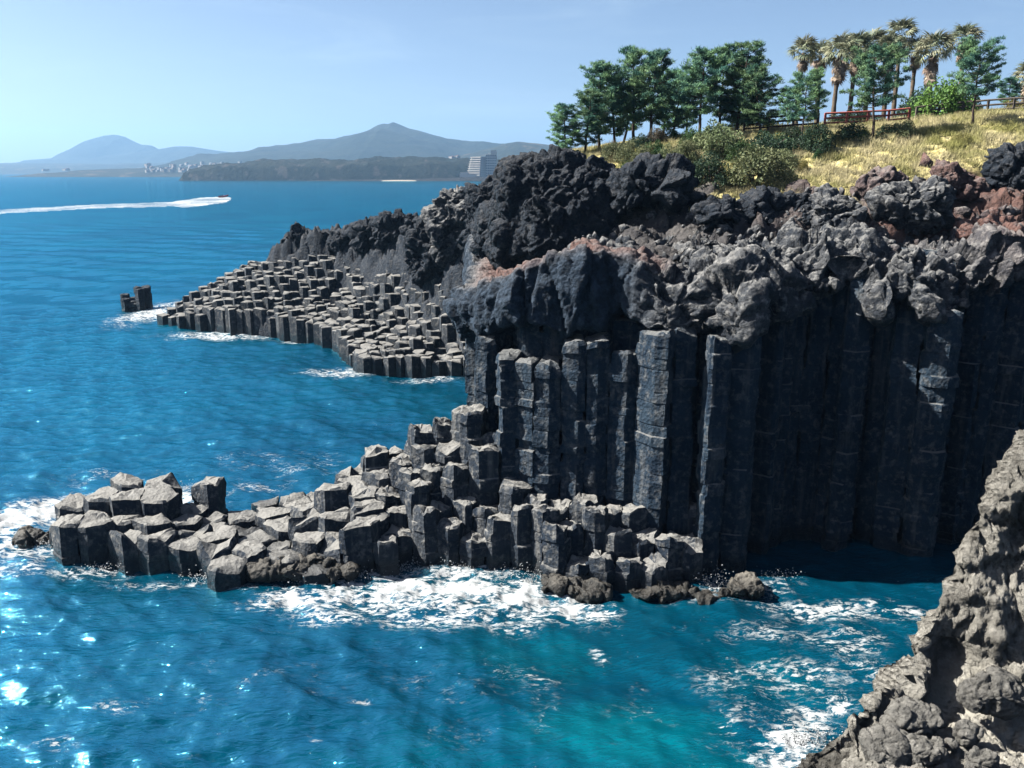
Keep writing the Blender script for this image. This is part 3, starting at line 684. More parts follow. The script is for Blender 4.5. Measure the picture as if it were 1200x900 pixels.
# ------------------------------------------------------------------ headland behind the rim
GX = [3, 7.8, 10.5, 13.5, 15, 18, 20.6, 23, 25.6, 28, 31, 36, 46, 60]; GY = [56.5, 56.2, 53.6, 52.2, 52.6, 51.6, 52.4, 51.4, 52.4, 52.2, 53.0, 52.5, 53, 50]
def grass_mask(x, y):
    e = np.interp(x, GX, GY)
    P = np.stack([x, y, np.zeros_like(x)], -1)
    return sstep(-0.5, 0.6, y - e + 0.7 + 3.2 * fbm(P * 0.38, 4, 201)) * sstep(2.0, 4.5, x + (y - 56) * 0.15)
def make_headland():
    xs = np.concatenate([np.arange(-13, 37, 0.2), np.arange(37, 72, 1.2)]); ys = np.concatenate([np.arange(43.5, 68, 0.2), np.geomspace(68, 150, 60)])
    X, Y = np.meshgrid(xs, ys, indexing='ij')
    d, idx = inward(X, Y)
    Z = land_h(X, Y); g = grass_mask(X, Y)
    edge = sstep(4.6, 2.6, d)
    P = np.stack([X, Y, Z], -1)
    rk = rock_disp(P, 0.7, 0.85, 0.2, 15, 0.22, 0.5, 1.7)
    Z = Z + rk * (1 - g) * (1 - 0.5 * sstep(9, 6, X)) + g * (0.25 * fbm(P * 0.5, 3, 7) - 0.1) - 5 * edge - 14 * sstep(4.2, 2.9, d)
    X2 = X + (1 - g) * 0.45 * fbm(P * 0.9, 3, 301); Y2 = Y + (1 - g) * 0.45 * fbm(P * 0.9, 3, 302)
    m = new_mesh('headland', np.stack([X2, Y2, Z], -1).reshape(-1, 3), grid_faces(len(xs), len(ys)), False)
    red = 1.0 * np.exp(-((X - 29.5) / 4.5) ** 2 - ((Y - 48) / 3.5) ** 2) + sstep(12, 18, X) * (0.7 * sstep(-0.05, 0.3, fbm(P * 0.22, 3, 91)) + 0.3)
    set_attr(m, 'grass', g); set_attr(m, 'red', np.clip(red, 0, 1) * sstep(3.0, 4.5, d))
    return tag(obj('headland', m, M_GROUND), 'grassy headland with rocky reddish rubble above the cliff', kind='structure')
headland = make_headland()

# named rocks that stand out of the headland: centre from (px, py, distance), radii
def rock_at(px, py, y, r, seed, label, mat=M_CRAG, n=44, rz=0.0, redness=0.0, **kw):
    c = at_y(px, py, y)
    m = boulder_mesh('crag', c, r, seed, n, rz=rz, **kw)
    set_attr(m, 'red', np.full(len(m.vertices), redness))
    return tag(obj('crag', m, mat, loc=c), label, 'rock')
rock_at(655, 266, 55.5, (4.55, 4.2, 4.6), 1, 'huge dark rounded crag rising above the cliff nose', n=100, big=0.7, mid=0.6, small=0.17, fb=0.22, fm=0.42, fs=1.9)
rock_at(588, 282, 60, (1.7, 2.0, 2.4), 2, 'dark lumpy rock shoulder on the left of the huge crag', n=56, big=0.5, mid=0.6, small=0.15, fm=0.6, fs=1.9)
rock_at(540, 266, 95, (3.4, 3.2, 4.2), 3, 'knobbly rock knuckle with a pale upright face beside the sea', M_LAVA, n=60, big=0.8, mid=0.8, small=0.22, fm=0.5)
rock_at(515, 296, 97, (3.4, 3.2, 3.4), 4, 'dark ragged rock low on the ridge above the column platform', n=56, big=0.8, mid=0.8, small=0.22, fm=0.5)
rock_at(575, 262, 92, (3.0, 3.2, 4.6), 7, 'dark rock between the knuckle and the huge crag', n=56, big=0.8, mid=0.8, small=0.22, fm=0.5)
rock_at(765, 222, 52.5, (2.2, 1.7, 1.3), 5, 'dark flat-topped crag at the edge of the yellow grass', n=50, big=0.5, mid=0.85, small=0.14)
rock_at(852, 256, 49, (1.3, 1.0, 1.2), 6, 'pointed dark crag with twin tips in front of the dry grass', n=44, rz=0.5, big=0.5, mid=0.9, small=0.14)
rock_at(918, 252, 49.5, (1.6, 1.2, 1.4), 8, 'knobbly dark crag right of the twin-tipped one', n=44, rz=-0.4, big=0.5, mid=0.9, small=0.14)
rock_at(1196, 200, 49.5, (1.7, 1.6, 1.6), 9, 'tall dark crag at the right edge below the grass', n=50, big=0.6, mid=0.6, small=0.15)
rock_at(1075, 245, 47.5, (1.7, 1.4, 1.4), 10, 'broad grey lava crag in the middle of the rubble slope', M_LAVA, n=50, big=0.6, mid=0.6, small=0.15)
rock_at(985, 250, 48, (1.5, 1.2, 1.0), 11, 'low grey lava crag on the rubble below the grass', M_LAVA, n=44, big=0.5, mid=0.5, small=0.15)

rock_at(1158, 285, 46.5, (1.7, 1.5, 1.2), 12, 'rusty red crag on the rubble near the right edge', M_LAVA, n=46, big=0.5, mid=0.6, small=0.15, redness=0.9)
rock_at(1112, 222, 50, (1.3, 1.2, 0.9), 13, 'low reddish crag under the dry grass', M_LAVA, n=40, big=0.5, mid=0.5, small=0.15, redness=0.7)
rock_at(1030, 222, 50.5, (1.2, 1.0, 0.7), 14, 'small purplish crag half buried in the grass edge', M_LAVA, n=40, big=0.4, mid=0.4, small=0.14, redness=0.45)
def make_rubble():
    rs = np.random.RandomState(19); n = 2000; x = rs.uniform(3, 38, n); y = rs.uniform(44.5, 56, n); g = grass_mask(x, y); d, _ = inward(x, y)
    k = (g < 0.7 - 0.5 * rs.rand(n)) & (d > 1.6); x, y, d = x[k], y[k], d[k]; z = land_h(x, y); P = np.stack([x, y, z], -1)
    z = z + rock_disp(P, 0.7, 0.85, 0.2, 15, 0.22, 0.5, 1.7) * (1 - 0.5 * sstep(9, 6, x)) * (1 - grass_mask(x, y)) - 0.05
    p = (1 + 5 ** 0.5) / 2; I = np.array([(-1, p, 0), (1, p, 0), (-1, -p, 0), (1, -p, 0), (0, -1, p), (0, 1, p), (0, -1, -p), (0, 1, -p), (p, 0, -1), (p, 0, 1), (-p, 0, -1), (-p, 0, 1)]) / 1.9
    T = np.array([(0, 11, 5), (0, 5, 1), (0, 1, 7), (0, 7, 10), (0, 10, 11), (1, 5, 9), (5, 11, 4), (11, 10, 2), (10, 7, 6), (7, 1, 8), (3, 9, 4), (3, 4, 2), (3, 2, 6), (3, 6, 8), (3, 8, 9), (4, 9, 5), (2, 4, 11), (6, 2, 10), (8, 6, 7), (9, 8, 1)])
    V, F = [], []
    for i in range(len(x)):
        s = 0.08 + 0.36 * rs.rand() ** 4; V.append(I * rs.uniform(0.5, 1.4, (12, 1)) * s * rs.uniform(0.6, 1.3, 3) + (x[i], y[i], z[i])); F.append(T + 12 * i)
    V = np.vstack(V); m = new_mesh('rubble', V, np.vstack(F), False); set_attr(m, 'red', np.clip(sstep(14, 26, V[:, 0]) * 0.8 * (fbm(V * 0.3, 2, 5) + 0.6), 0, 1))
    tag(obj('rubble', m, M_LAVA), 'loose grey and reddish stones strewn below the grass', kind='stuff')
make_rubble()

# ------------------------------------------------------------------ far column platform
far = tag(empty('far_platform', (-20, 100, 0)), 'far sloping platform paved with hexagonal column tops', kind='structure')
FAR_POLY = np.array([(-46.5, 112.5), (-40, 108.6), (-34, 105.6), (-28.5, 103.6), (-23, 98.5), (-19.2, 93.6), (-14.8, 83.6), (-10, 83.0), (-5, 83.2), (0, 83.5), (3, 90), (2, 106), (-14, 122), (-30, 123), (-42, 120.5), (-47.5, 115.5)])
far_top = RBF([(-46, 113, 1.0), (-40, 109.8, 2.7), (-34, 107, 3.2), (-29, 104.8, 3.2), (-23, 99.5, 2.8), (-18.6, 93.6, 2.6), (-14.4, 85, 2.0), (-9, 84.4, 1.9), (-4, 84.4, 2.0), (1, 86, 4),
               (-11.5, 95, 4.0), (-18.5, 102, 4.8), (-27, 108, 5.0), (-22, 111.5, 8.6), (-22, 108.5, 5.6), (-34, 114, 6.6), (-41, 117.5, 4.8), (-5.5, 92, 8.6), (-5, 96, 12.5), (-4, 85.6, 2.2), (-5, 88, 4.6), (-9.0, 95.5, 7.8), (-9, 99, 11.5), (-12.5, 100, 7.0), (-10, 90, 3.0), (-6, 87, 2.6), (-16, 107, 8.5),
               (-10, 103, 12.0), (-14.3, 107, 11.8), (-19.5, 113, 10.4), (-24, 116.5, 10.2), (-30, 118, 9.5), (-37, 118, 6.5), (0, 95, 12), (0, 105, 14)])
def in_poly(x, y, poly):
    x = np.asarray(x, float); y = np.asarray(y, float); r = np.zeros(x.shape, bool); n = len(poly)
    for i in range(n):
        x0, y0 = poly[i]; x1, y1 = poly[(i + 1) % n]
        c = ((y0 > y) != (y1 > y)) & (x < (x1 - x0) * (y - y0) / (y1 - y0 + 1e-12) + x0); r ^= c
    return r
def poly_dist(x, y, poly):
    best = np.full(np.shape(x), 1e9)
    for i in range(len(poly)):
        a = poly[i]; b = poly[(i + 1) % len(poly)]; ab = b - a; t = np.clip(((x - a[0]) * ab[0] + (y - a[1]) * ab[1]) / (ab @ ab), 0, 1)
        best = np.minimum(best, np.hypot(x - a[0] - t * ab[0], y - a[1] - t * ab[1]))
    return np.where(in_poly(x, y, poly), best, -best)
RIDGE = np.array([(-4, 92), (-9, 99), (-10.8, 103), (-14.3, 107), (-19.5, 112.5), (-24, 116.5), (-31, 118.5)])
def ridge_d(x, y):
    best = np.full(np.shape(x), 1e9)
    for a, b in zip(RIDGE[:-1], RIDGE[1:]):
        ab = b - a; t = np.clip(((x - a[0]) * ab[0] + (y - a[1]) * ab[1]) / (ab @ ab), 0, 1)
        best = np.minimum(best, np.hypot(x - a[0] - t * ab[0], y - a[1] - t * ab[1]))
    return best
def make_far_ground():
    xs = np.arange(-50, 5, 0.33); ys = np.arange(81, 128, 0.33); X, Y = np.meshgrid(xs, ys, indexing='ij')
    Z = far_top(X, Y); d = poly_dist(X, Y, FAR_POLY); r = ridge_d(X, Y); P = np.stack([X, Y, Z], -1)
    w = sstep(4.2, 1.6, r)
    Z = Z - 0.75 + w * (1.9 + rock_disp(P, 1.3, 1.4, 0.5, 44, 0.25, 0.5, 1.3)) + 0.2 * fbm(P, 3, 5)
    Z = np.where(d > 0.6, Z, Z - 12 * sstep(0.9, -0.6, d))
    m = new_mesh('ridge_rock', np.stack([X, Y, Z], -1).reshape(-1, 3), grid_faces(len(xs), len(ys)), False); set_attr(m, 'red', np.zeros(X.size))
    o = obj('ridge_rock', m, M_CRAG, far); o.location = -Vector(far.location)
make_far_ground()
rs = np.random.RandomState(5)
SPF = 1.3
seeds = lattice(-48, 4, 81, 124, SPF, 0.27, rs, -0.12); polys = cells(seeds, SPF); SD = np.array(seeds)
pd = poly_dist(SD[:, 0], SD[:, 1], FAR_POLY); rd = ridge_d(SD[:, 0], SD[:, 1]); ft = far_top(SD[:, 0], SD[:, 1])
cand = []
for k, (c, poly) in enumerate(zip(seeds, polys)):
    if pd[k] < 0.1 or rd[k] < 1.7 or len(poly) < 4 or (c[0] > -2.0): continue
    x, y = c
    # the back of the ridge is out of sight
    if rd[k] < 6 and y > np.interp(x, RIDGE[::-1, 0], RIDGE[::-1, 1]) + 1.5: continue
    h = ft[k] + rs.normal(0, 0.17) + (0.6 if rs.rand() < 0.10 else 0) - (0.6 if rs.rand() < 0.2 else 0)
    h = max(h, 0.5)
    cand.append((y + 0.4 * x * 0, k, c, poly, h))
cand.sort(key=lambda q: q[0])
rest = MB()
for i, (_, k, c, poly, h) in enumerate(cand):
    me = column_mesh(ccw(poly), np.array(c), -1.2 if pd[k] < 2.4 else max(-1.2, h - 3.2), h, 5000 + k, seg=1, dz=5.0, gap=0.95, rough=0.6, tilt=0.05, joint=0.0, chip=0.2)
    z0 = -1.2 if pd[k] < 2.4 else max(-1.2, h - 3.2)
    if i < 300:
        o = obj('basalt_column', me, M_FARCOL, far); o.location = Vector((c[0], c[1], z0)) - Vector(far.location)
    else:
        n = len(me.vertices); co = np.zeros(n * 3); me.vertices.foreach_get('co', co); co = co.reshape(-1, 3) + np.array([c[0] + 20, c[1] - 100, z0])
        rest.add(co, [tuple(p.vertices) for p in me.polygons]); bpy.data.meshes.remove(me)
if rest.v:
    m = rest.mesh('distant_columns', True)
    try: m.set_sharp_from_angle(angle=math.radians(28))
    except Exception: pass
    tag(obj('distant_columns', m, M_FARCOL, far), kind='stuff')
# clinker crags along the far ridge
for i, (px, py, y, r, lab) in enumerate([(352, 284, 118, (2.2, 2.0, 2.0), 'ragged black crag at the seaward end of the far ridge'),
                                         (376, 290, 117, (1.9, 1.8, 1.7), 'low black crag second from the seaward end of the far ridge'),
                                         (407, 282, 114, (2.2, 2.0, 1.7), 'black clinker crag in the middle of the far ridge'),
                                         (437, 276, 110, (2.1, 2.0, 1.7), 'black clinker crag left of the ridge gap above the platform'),
                                         (470, 268, 106, (3.0, 2.2, 1.9), 'long black crag on the landward end of the far ridge'),
                                         (497, 276, 98, (2.0, 2.0, 1.8), 'dark crag joining the far ridge to the headland')]):
    rock_at(px, py, y, r, 60 + i, lab, n=40, big=0.8, mid=0.8, small=0.25, fm=0.6, fs=1.8)

# ------------------------------------------------------------------ sea stack and loose boulders
def stack():
    c0 = at_z(160, 361); root = tag(empty('sea_stack', (c0[0], c0[1], 0)), 'small lone stack of dark columns standing in the sea off the far platform', 'sea stack')
    rs = np.random.RandomState(9); sd = lattice(c0[0] - 4, c0[0] + 4, c0[1] - 3, c0[1] + 3, 1.15, 0.15, rs); pl = cells(sd, 1.15)
    for k, (c, p) in enumerate(zip(sd, pl)):
        dx, dy = c[0] - c0[0], c[1] - c0[1]
        if abs(dx) > 2.0 or abs(dy) > 1.3 or len(p) < 4: continue
        h = 2.9 if dx > 0.35 else (0.9 if dx > -0.5 else 1.7)
        add_column(root, p, c, -1.2, h + rs.normal(0, 0.15), 700 + k, M_CRAG_COL, seg=2, dz=0.6, gap=0.97, rough=1.0, tilt=0.05, joint=0.02)
M_CRAG_COL = rock_material('dark_column', (0.018, 0.030, 0.048), (0.04, 0.055, 0.075), (0.12, 0.125, 0.13), top=0.2, grain=0.6)
stack()
def boulder(px, py, z, r, seed, label, mat=M_BOULDER, n=26, rz=0.0, name='boulder', **kw):
    c = at_z(px, py, z); m = boulder_mesh(name, c, r, seed, n, rz=rz, **kw)
    return tag(obj(name, m, mat, loc=c), label, 'boulder')
BK = dict(big=0.2, mid=0.36, small=0.06, fb=0.5, fm=1.1, fs=2.6)
boulder(38, 632, 0.2, (1.00, 0.75, 0.36), 101, 'flat wet boulder just off the seaward tip of the shelf', **BK)
boulder(312, 662, 0.45, (1.16, 0.90, 0.46), 102, 'rough brown boulder against the foot of the pale shelf columns', **BK)
boulder(340, 668, 0.3, (0.95, 0.90, 0.40), 103, 'low rough boulder awash beside the brown one', **BK)
boulder(398, 668, 0.35, (0.95, 0.80, 0.40), 104, 'rounded grey boulder at the left end of the surf', **BK)
boulder(378, 655, 0.6, (0.73, 0.60, 0.40), 105, 'small grey boulder behind the rounded surf boulder', **BK)
boulder(655, 683, 0.25, (0.95, 0.70, 0.30), 106, 'flat buff boulder where the white surf ends', **BK)
boulder(690, 690, 0.3, (1.05, 0.80, 0.33), 107, 'buff slab in front of the short column stubs', **BK)
boulder(755, 695, 0.2, (0.84, 0.60, 0.26), 108, 'low boulder at the foot of the wall right of the slab', **BK)
boulder(785, 690, 0.25, (1.00, 0.70, 0.30), 109, 'flat-topped boulder left of the white splash', **BK)
boulder(833, 700, 0.1, (0.84, 0.60, 0.20), 110, 'half sunken rock with water pouring over it', **BK)
boulder(875, 686, 0.5, (0.89, 0.70, 0.36), 111, 'squarish boulder right of the white splash under the dark wall', **BK)

def make_spray():
    rs = np.random.RandomState(3); T = np.array([(1, 1, 1), (1, -1, -1), (-1, 1, -1), (-1, -1, 1)]) * 0.6; F0 = np.array([(0, 1, 2), (0, 3, 1), (0, 2, 3), (1, 3, 2)]); V, F = [], []; k = 0
    for px, py, n, sx, h in [(505, 660, 420, 0.55, 1.0), (540, 668, 320, 0.7, 0.6), (470, 668, 260, 0.6, 0.5), (600, 676, 300, 0.8, 0.5), (640, 682, 240, 0.6, 0.5), (420, 676, 200, 0.6, 0.4), (836, 688, 380, 0.5, 0.8), (912, 680, 200, 0.6, 0.5),
                             (62, 640, 220, 0.5, 0.6), (118, 668, 120, 0.7, 0.3), (232, 680, 140, 0.5, 0.4), (945, 868, 260, 0.6, 0.5), (225, 575, 200, 0.9, 0.6), (350, 680, 150, 0.5, 0.4)]:
        c = at_z(px, py)
        for _ in range(n):
            p = c + np.array([rs.normal(0, sx), rs.normal(0, sx * 0.5), 0.05 + h * abs(rs.normal(0, 0.45)) ** 1.3]); s = rs.uniform(0.012, 0.05)
            V.append(T * s * rs.uniform(0.6, 1.4, 3) + p); F.append(F0 + 4 * k); k += 1
    t = NT('spray_water'); t.bsdf((0.40, 0.42, 0.43), 0.6)
    tag(obj('spray', new_mesh('spray', np.vstack(V), np.vstack(F), False), t.m), 'white spray thrown up where waves hit the rocks', kind='stuff')
make_spray()

# ------------------------------------------------------------------ near rock at lower right
CREST = np.array([(9.0, 24.5, -0.6), (10.3, 25.4, 0.4), (11.6, 25.5, 1.7), (12.9, 26.0, 2.6), (14.4, 27.0, 2.8), (15.4, 28.0, 4.4), (16.4, 28.5, 6.1), (17.1, 29.0, 7.8), (18.9, 30, 10.2), (21, 30.6, 13), (25, 31, 16)])
def make_near_rock():
    xs = np.arange(7.5, 26, 0.06); ys = np.arange(15, 34, 0.06); X, Y = np.meshgrid(xs, ys, indexing='ij')
    cy = np.interp(X, CREST[:, 0], CREST[:, 1]); cz = np.interp(X, CREST[:, 0], CREST[:, 2])
    front = cz - 2.1 * np.maximum(cy - Y, 0) ** 0.9; back = cz - 3.2 * np.maximum(Y - cy, 0)
    ridge = np.where(Y < cy, front, back)
    wl = np.interp(Y, [12, 18, 22, 25.4, 27], [6.8, 8.6, 9.4, 10.3, 11.4])
    bench = np.minimum(0.9 * (X - wl), 1.2 + 0.07 * (X - 11) - 0.05 * np.maximum(22 - Y, 0)) - 4 * np.maximum(Y - cy, 0)
    k = 2.2; Z = np.log(np.exp(np.clip(k * ridge, -60, 60)) + np.exp(np.clip(k * bench, -60, 60))) / k
    P = np.stack([X, Y, Z], -1)
    steep = sstep(0.0, 2.5, ridge - bench)
    f1, f2 = worley(P * np.array([0.95, 0.95, 0.95]), 401)
    rock = rock_disp(P, 0.6, 0.42, 0.10, 402, 0.4, 0.8, 2.6) + 0.10 * (0.7 - 1.4 * worley(P * 2.2, 403)[0]) - 0.16 * sstep(0.38, 0.12, worley(P * 3.1 + 0.3 * fbm(P * 2, 2, 8)[..., None], 404)[0]) + 0.07 * ridged(P * 3.5, 3, 405)
    gx = np.gradient(Z, axis=0) / 0.06; gy = np.gradient(Z, axis=1) / 0.06
    N = np.stack([-gx, -gy, np.ones_like(Z)], -1); N /= np.linalg.norm(N, axis=-1)[..., None]
    sandc = np.exp(-((X - 15.6) / 2.4) ** 2 - ((Y - 25.0) / 1.5) ** 2)
    rock = rock * (1 - 0.55 * sandc * (1 - steep))
    P2 = P + N * rock[..., None]
    # hollow under the arch and a second one higher up
    for cx, cyy, czz, r, a in ((15.6, 27.0, 2.9, 0.75, 1.7), (18.6, 29.2, 6.6, 0.9, 1.2)):
        g = a * np.exp(-((P2[..., 0] - cx) ** 2 + (P2[..., 1] - cyy) ** 2 + (P2[..., 2] - czz) ** 2) / r ** 2)
        P2[..., 1] += g * 0.9; P2[..., 0] += g * 0.4
    m = new_mesh('near_rock', P2.reshape(-1, 3), grid_faces(len(xs), len(ys)), False)
    sand = np.clip(sandc * 2.2, 0, 1) * sstep(0.25, -0.25, rock - 0.05 + 0.35 * fbm(P * 1.3, 3, 412)) * (1 - 0.8 * steep)
    set_attr(m, 'sand', np.clip(sand, 0, 1))
    return tag(obj('near_rock', m, M_NEAR), 'pale craggy rock rising at the lower right with a sandy hollow', kind='structure')
make_near_rock()
NB = dict(big=0.18, mid=0.16, small=0.05, fb=0.6, fm=1.3, fs=3.4)
for px, py, z, r, seed, lab in [(1085, 878, 1.9, (0.62, 0.5, 0.42), 121, 'dark rounded boulder lying on pale sand at the bottom edge'),
                                (1137, 862, 2.0, (0.42, 0.38, 0.4), 122, 'knobbly boulder standing alone on the pale sand'),
                                (1115, 872, 1.9, (0.22, 0.2, 0.18), 123, 'smallest round stone on the pale sand'),
                                (1150, 893, 1.9, (0.6, 0.5, 0.45), 124, 'grey boulder at the bottom edge right of the dark rounded one'),
                                (1070, 845, 2.0, (0.85, 0.7, 0.6), 125, 'large pitted boulder at the left edge of the sandy hollow'),
                                (1040, 878, 1.7, (0.75, 0.6, 0.5), 126, 'pitted boulder left of the dark rounded one'),
                                (1165, 815, 2.9, (1.15, 0.7, 0.7), 127, 'long arched boulder roofing the sandy hollow')]:
    boulder(px, py, z, r, seed, lab, M_NBOULD, n=30, **NB)

# ------------------------------------------------------------------ vegetation
def ground_px(px, py, y0=47.0, y1=95.0):
    """where the view ray through a picture point meets the headland"""
    d = ray(px, py); ys = np.linspace(y0, y1, 400); P = CAM + d * (ys / d[1])[:, None]
    h = land_h(P[:, 0], P[:, 1]); k = np.where(P[:, 2] <= h)[0]
    p = P[k[0]] if len(k) else P[-1]
    return np.array([p[0], p[1], float(land_h(p[0], p[1]))])
def blades(rs, C, D, L, W):
    """one thin triangle per row: centre base C, direction D, length L, width W"""
    n = len(C); S = np.cross(D, rs.normal(size=(n, 3))); S /= np.maximum(np.linalg.norm(S, axis=1), 1e-6)[:, None]
    V = np.stack([C - S * W[:, None], C + S * W[:, None], C + D * L[:, None]], 1).reshape(-1, 3)
    return V
def pine_meshes(seed, lean=0.0, spread=1.0, bare=0.35, flat=0.0):
    """unit-ish pine 7 m tall: trunk with limbs, crown of needle tufts"""
    rs = np.random.RandomState(seed); H = 7.0; t = MB()
    pts = []; rad = []; px = py = 0.0; ax, ay = rs.normal(0, 0.05, 2) + np.array([lean, 0])
    for i in range(11):
        z = H * i / 10; pts.append((px, py, z)); rad.append(0.13 * (1 - i / 11.5) + 0.015)
        px += ax * 0.7 + rs.normal(0, 0.05); py += ay * 0.7 + rs.normal(0, 0.05)
    t.tube(pts, rad, 8)
    Cs, Ds, Ls, Ws = [], [], [], []
    def tuft(c, r, n):
        d = rs.normal(size=(n, 3)); d[:, 2] = np.abs(d[:, 2]) * 0.9 + 0.15; d /= np.linalg.norm(d, axis=1)[:, None]
        Cs.append(np.array(c) + rs.normal(0, r * 0.35, (n, 3)) * np.array([1, 1, 0.55])); Ds.append(d); Ls.append(rs.uniform(0.5, 1.0, n) * r); Ws.append(rs.uniform(0.022, 0.040, n))
    nb = 42
    for b in range(nb):
        f = bare + (1 - bare) * (b + rs.rand()) / nb; z = f * H; i = min(int(f * 10), 9); w = f * 10 - i
        base = np.array(pts[i]) * (1 - w) + np.array(pts[i + 1]) * w
        u = (f - bare) / (1 - bare); prof = (math.sin(math.pi * min(1, 0.18 + u * 0.82)) ** 0.75) * (1 - flat) + flat * (0.5 + 0.5 * u)
        L = spread * (0.35 + 1.35 * prof) * rs.uniform(0.65, 1.2); a = b * 2.4 + rs.normal(0, 0.4)
        up = 0.15 + 0.5 * u
        p1 = base + np.array([math.cos(a), math.sin(a), up * 0.4]) * L * 0.5; p2 = base + np.array([math.cos(a), math.sin(a), up]) * L
        t.tube([base, p1, p2], [0.045 * (1.2 - u), 0.03, 0.01], 4, False)
        k = 4 + int(L * 2)
        for j in range(k):
            q = (j + 0.6) / k; q = 0.35 + 0.65 * q; c = base * (1 - q) + p2 * q + rs.normal(0, 0.16, 3) * np.array([1, 1, 0.5])
            tuft(c, 0.36 * rs.uniform(0.8, 1.25), 32)
            if rs.rand() < 0.6:
                s = rs.choice([-1, 1]); c2 = c + np.array([-math.sin(a) * s, math.cos(a) * s, 0.1]) * 0.3 * L * (1.1 - q) ; tuft(c2, 0.32, 34)
    tuft(pts[-1], 0.35, 60)
    V = blades(rs, np.vstack(Cs), np.vstack(Ds), np.concatenate(Ls), np.concatenate(Ws))
    F = np.arange(len(V)).reshape(-1, 3)
    return t.mesh('trunk', True), new_mesh('crown', V, F, False)
PINES = [pine_meshes(31, 0.02, 1.08, 0.24), pine_meshes(32, -0.03, 1.2, 0.16), pine_meshes(33, 0.05, 1.2, 0.30), pine_meshes(34, 0.10, 1.75, 0.38, 0.35), pine_meshes(35, -0.06, 1.5, 0.16)]
def pine(px, y, top, var, rz, sx, label, base_py=None):
    if base_py is not None: b = ground_px(px, base_py); y = b[1]
    else:
        x = at_y(px, 150, y)[0]; b = np.array([x, y, float(land_h(x, y))])
    tz = at_y(px, top, y)[2]; h = (tz - b[2]) / 7.0
    root = tag(empty('pine_tree', (b[0], b[1], b[2] - 0.15)), label, 'tree', 'pines along the cliff top'); root.rotation_euler = (0, 0, rz); root.scale = (h * sx, h * sx, h * 1.02)
    tm, cm = PINES[var]
    obj('trunk', tm, M_BARK, root); obj('crown', cm, M_PINE, root)
for a in [(664, 63, 124, 1, 0.3, 1.25, 'lowest pine at the far left end of the row'),
          (685, 64, 110, 4, 2.0, 1.15, 'short bushy pine second from the left end of the row'),
          (703, 66, 76, 0, 4.1, 1.05, 'slim pine third from the left end of the row'),
          (721, 67, 82, 1, 1.2, 0.95, 'pine with forked lower limbs fourth from the left end'),
          (743, 68, 60, 0, 5.2, 0.95, 'tallest slender pine of the left clump'),
          (762, 66, 66, 2, 0.7, 1.0, 'straight pine with bare trunk closing the left clump'),
          (787, 68, 90, 4, 3.3, 0.95, 'low pine in the gap between the two tall clumps'),
          (819, 64, 62, 2, 2.6, 1.05, 'straight pine on the left of the middle clump above the olive shrubs'),
          (842, 66, 58, 0, 1.9, 0.95, 'slim pine second in the middle clump'),
          (863, 65, 55, 1, 3.9, 1.1, 'tallest pine of the middle clump'),
          (893, 63, 80, 4, 0.2, 1.1, 'dense dark pine at the right of the middle clump'),
          (731, 73, 92, 4, 2.7, 1.1, 'shaded pine behind the gap in the left clump'),
          (777, 73, 84, 1, 4.9, 1.1, 'back pine behind the right side of the left clump'),
          (804, 71, 84, 4, 1.5, 1.05, 'low green pine just left of the middle clump'),
          (879, 70, 72, 1, 0.9, 1.05, 'back pine between the tallest and the dense dark pine'),
          (924, 72, 104, 4, 5.0, 1.0, 'small dark pine behind the wooden railing under the palms'),
          (1178, 70, 92, 2, 5.5, 1.3, 'small dark pine behind the fence near the right edge')]:
    pine(a[0], a[1], a[2], a[3], a[4], a[5], a[6])
pine(937, 0, 92, 3, 1.0, 0.95, 'open pine standing before the left end of the red railing', base_py=172)
pine(1022, 0, 64, 3, 2.2, 1.0, 'wide spreading pine in front of the palms and red railing', base_py=162)
pine(1140, 0, 56, 3, 4.4, 0.95, 'spreading pine on the dry grass near the right edge', base_py=146)

def frond_mesh(seed, dead=False):
    """fan leaf: stalk along +X and a fan of narrow blades"""
    rs = np.random.RandomState(seed); V = []; F = []
    def tri(a, b, c): n = len(V); V.extend([a, b, c]); F.append((n, n + 1, n + 2))
    s = 0.75 if not dead else 0.5
    for sg in (-1, 1): tri((0, 0.015 * sg, 0), (s, 0.012, 0.02), (s, -0.012, 0.02))
    for k in range(15):
        a = -1.45 + 2.9 * k / 14 + rs.normal(0, 0.05); L = (0.85 if not dead else 0.7) * rs.uniform(0.8, 1.1) * (1 - 0.15 * abs(a)); w = 0.045
        d = np.array([math.cos(a), math.sin(a), 0]); n = np.array([-d[1], d[0], 0]); c = np.array([s, 0, 0.02])
        m = c + d * L * 0.55 + np.array([0, 0, 0.03]); tip = c + d * L + np.array([0, 0, -0.22 - 0.1 * abs(rs.normal())])
        tri(tuple(c), tuple(m - n * w), tuple(m + n * w)); tri(tuple(m - n * w), tuple(tip), tuple(m + n * w))
    return new_mesh('dead_frond' if dead else 'frond', V, F, False)
FRONDS = [frond_mesh(s) for s in (1, 2)]; DEADS = [frond_mesh(s, True) for s in (3, 4)]
def palm_trunk(h, seed):
    rs = np.random.RandomState(seed); t = MB(); bx, by = rs.normal(0, 0.12, 2); n = 12
    t.tube([(bx * (i / n) ** 2, by * (i / n) ** 2, h * i / n) for i in range(n + 1)], [0.20 - 0.06 * i / n + (0.03 if i % 2 else 0) for i in range(n + 1)], 9)
    return t.mesh('trunk', True), (bx, by)
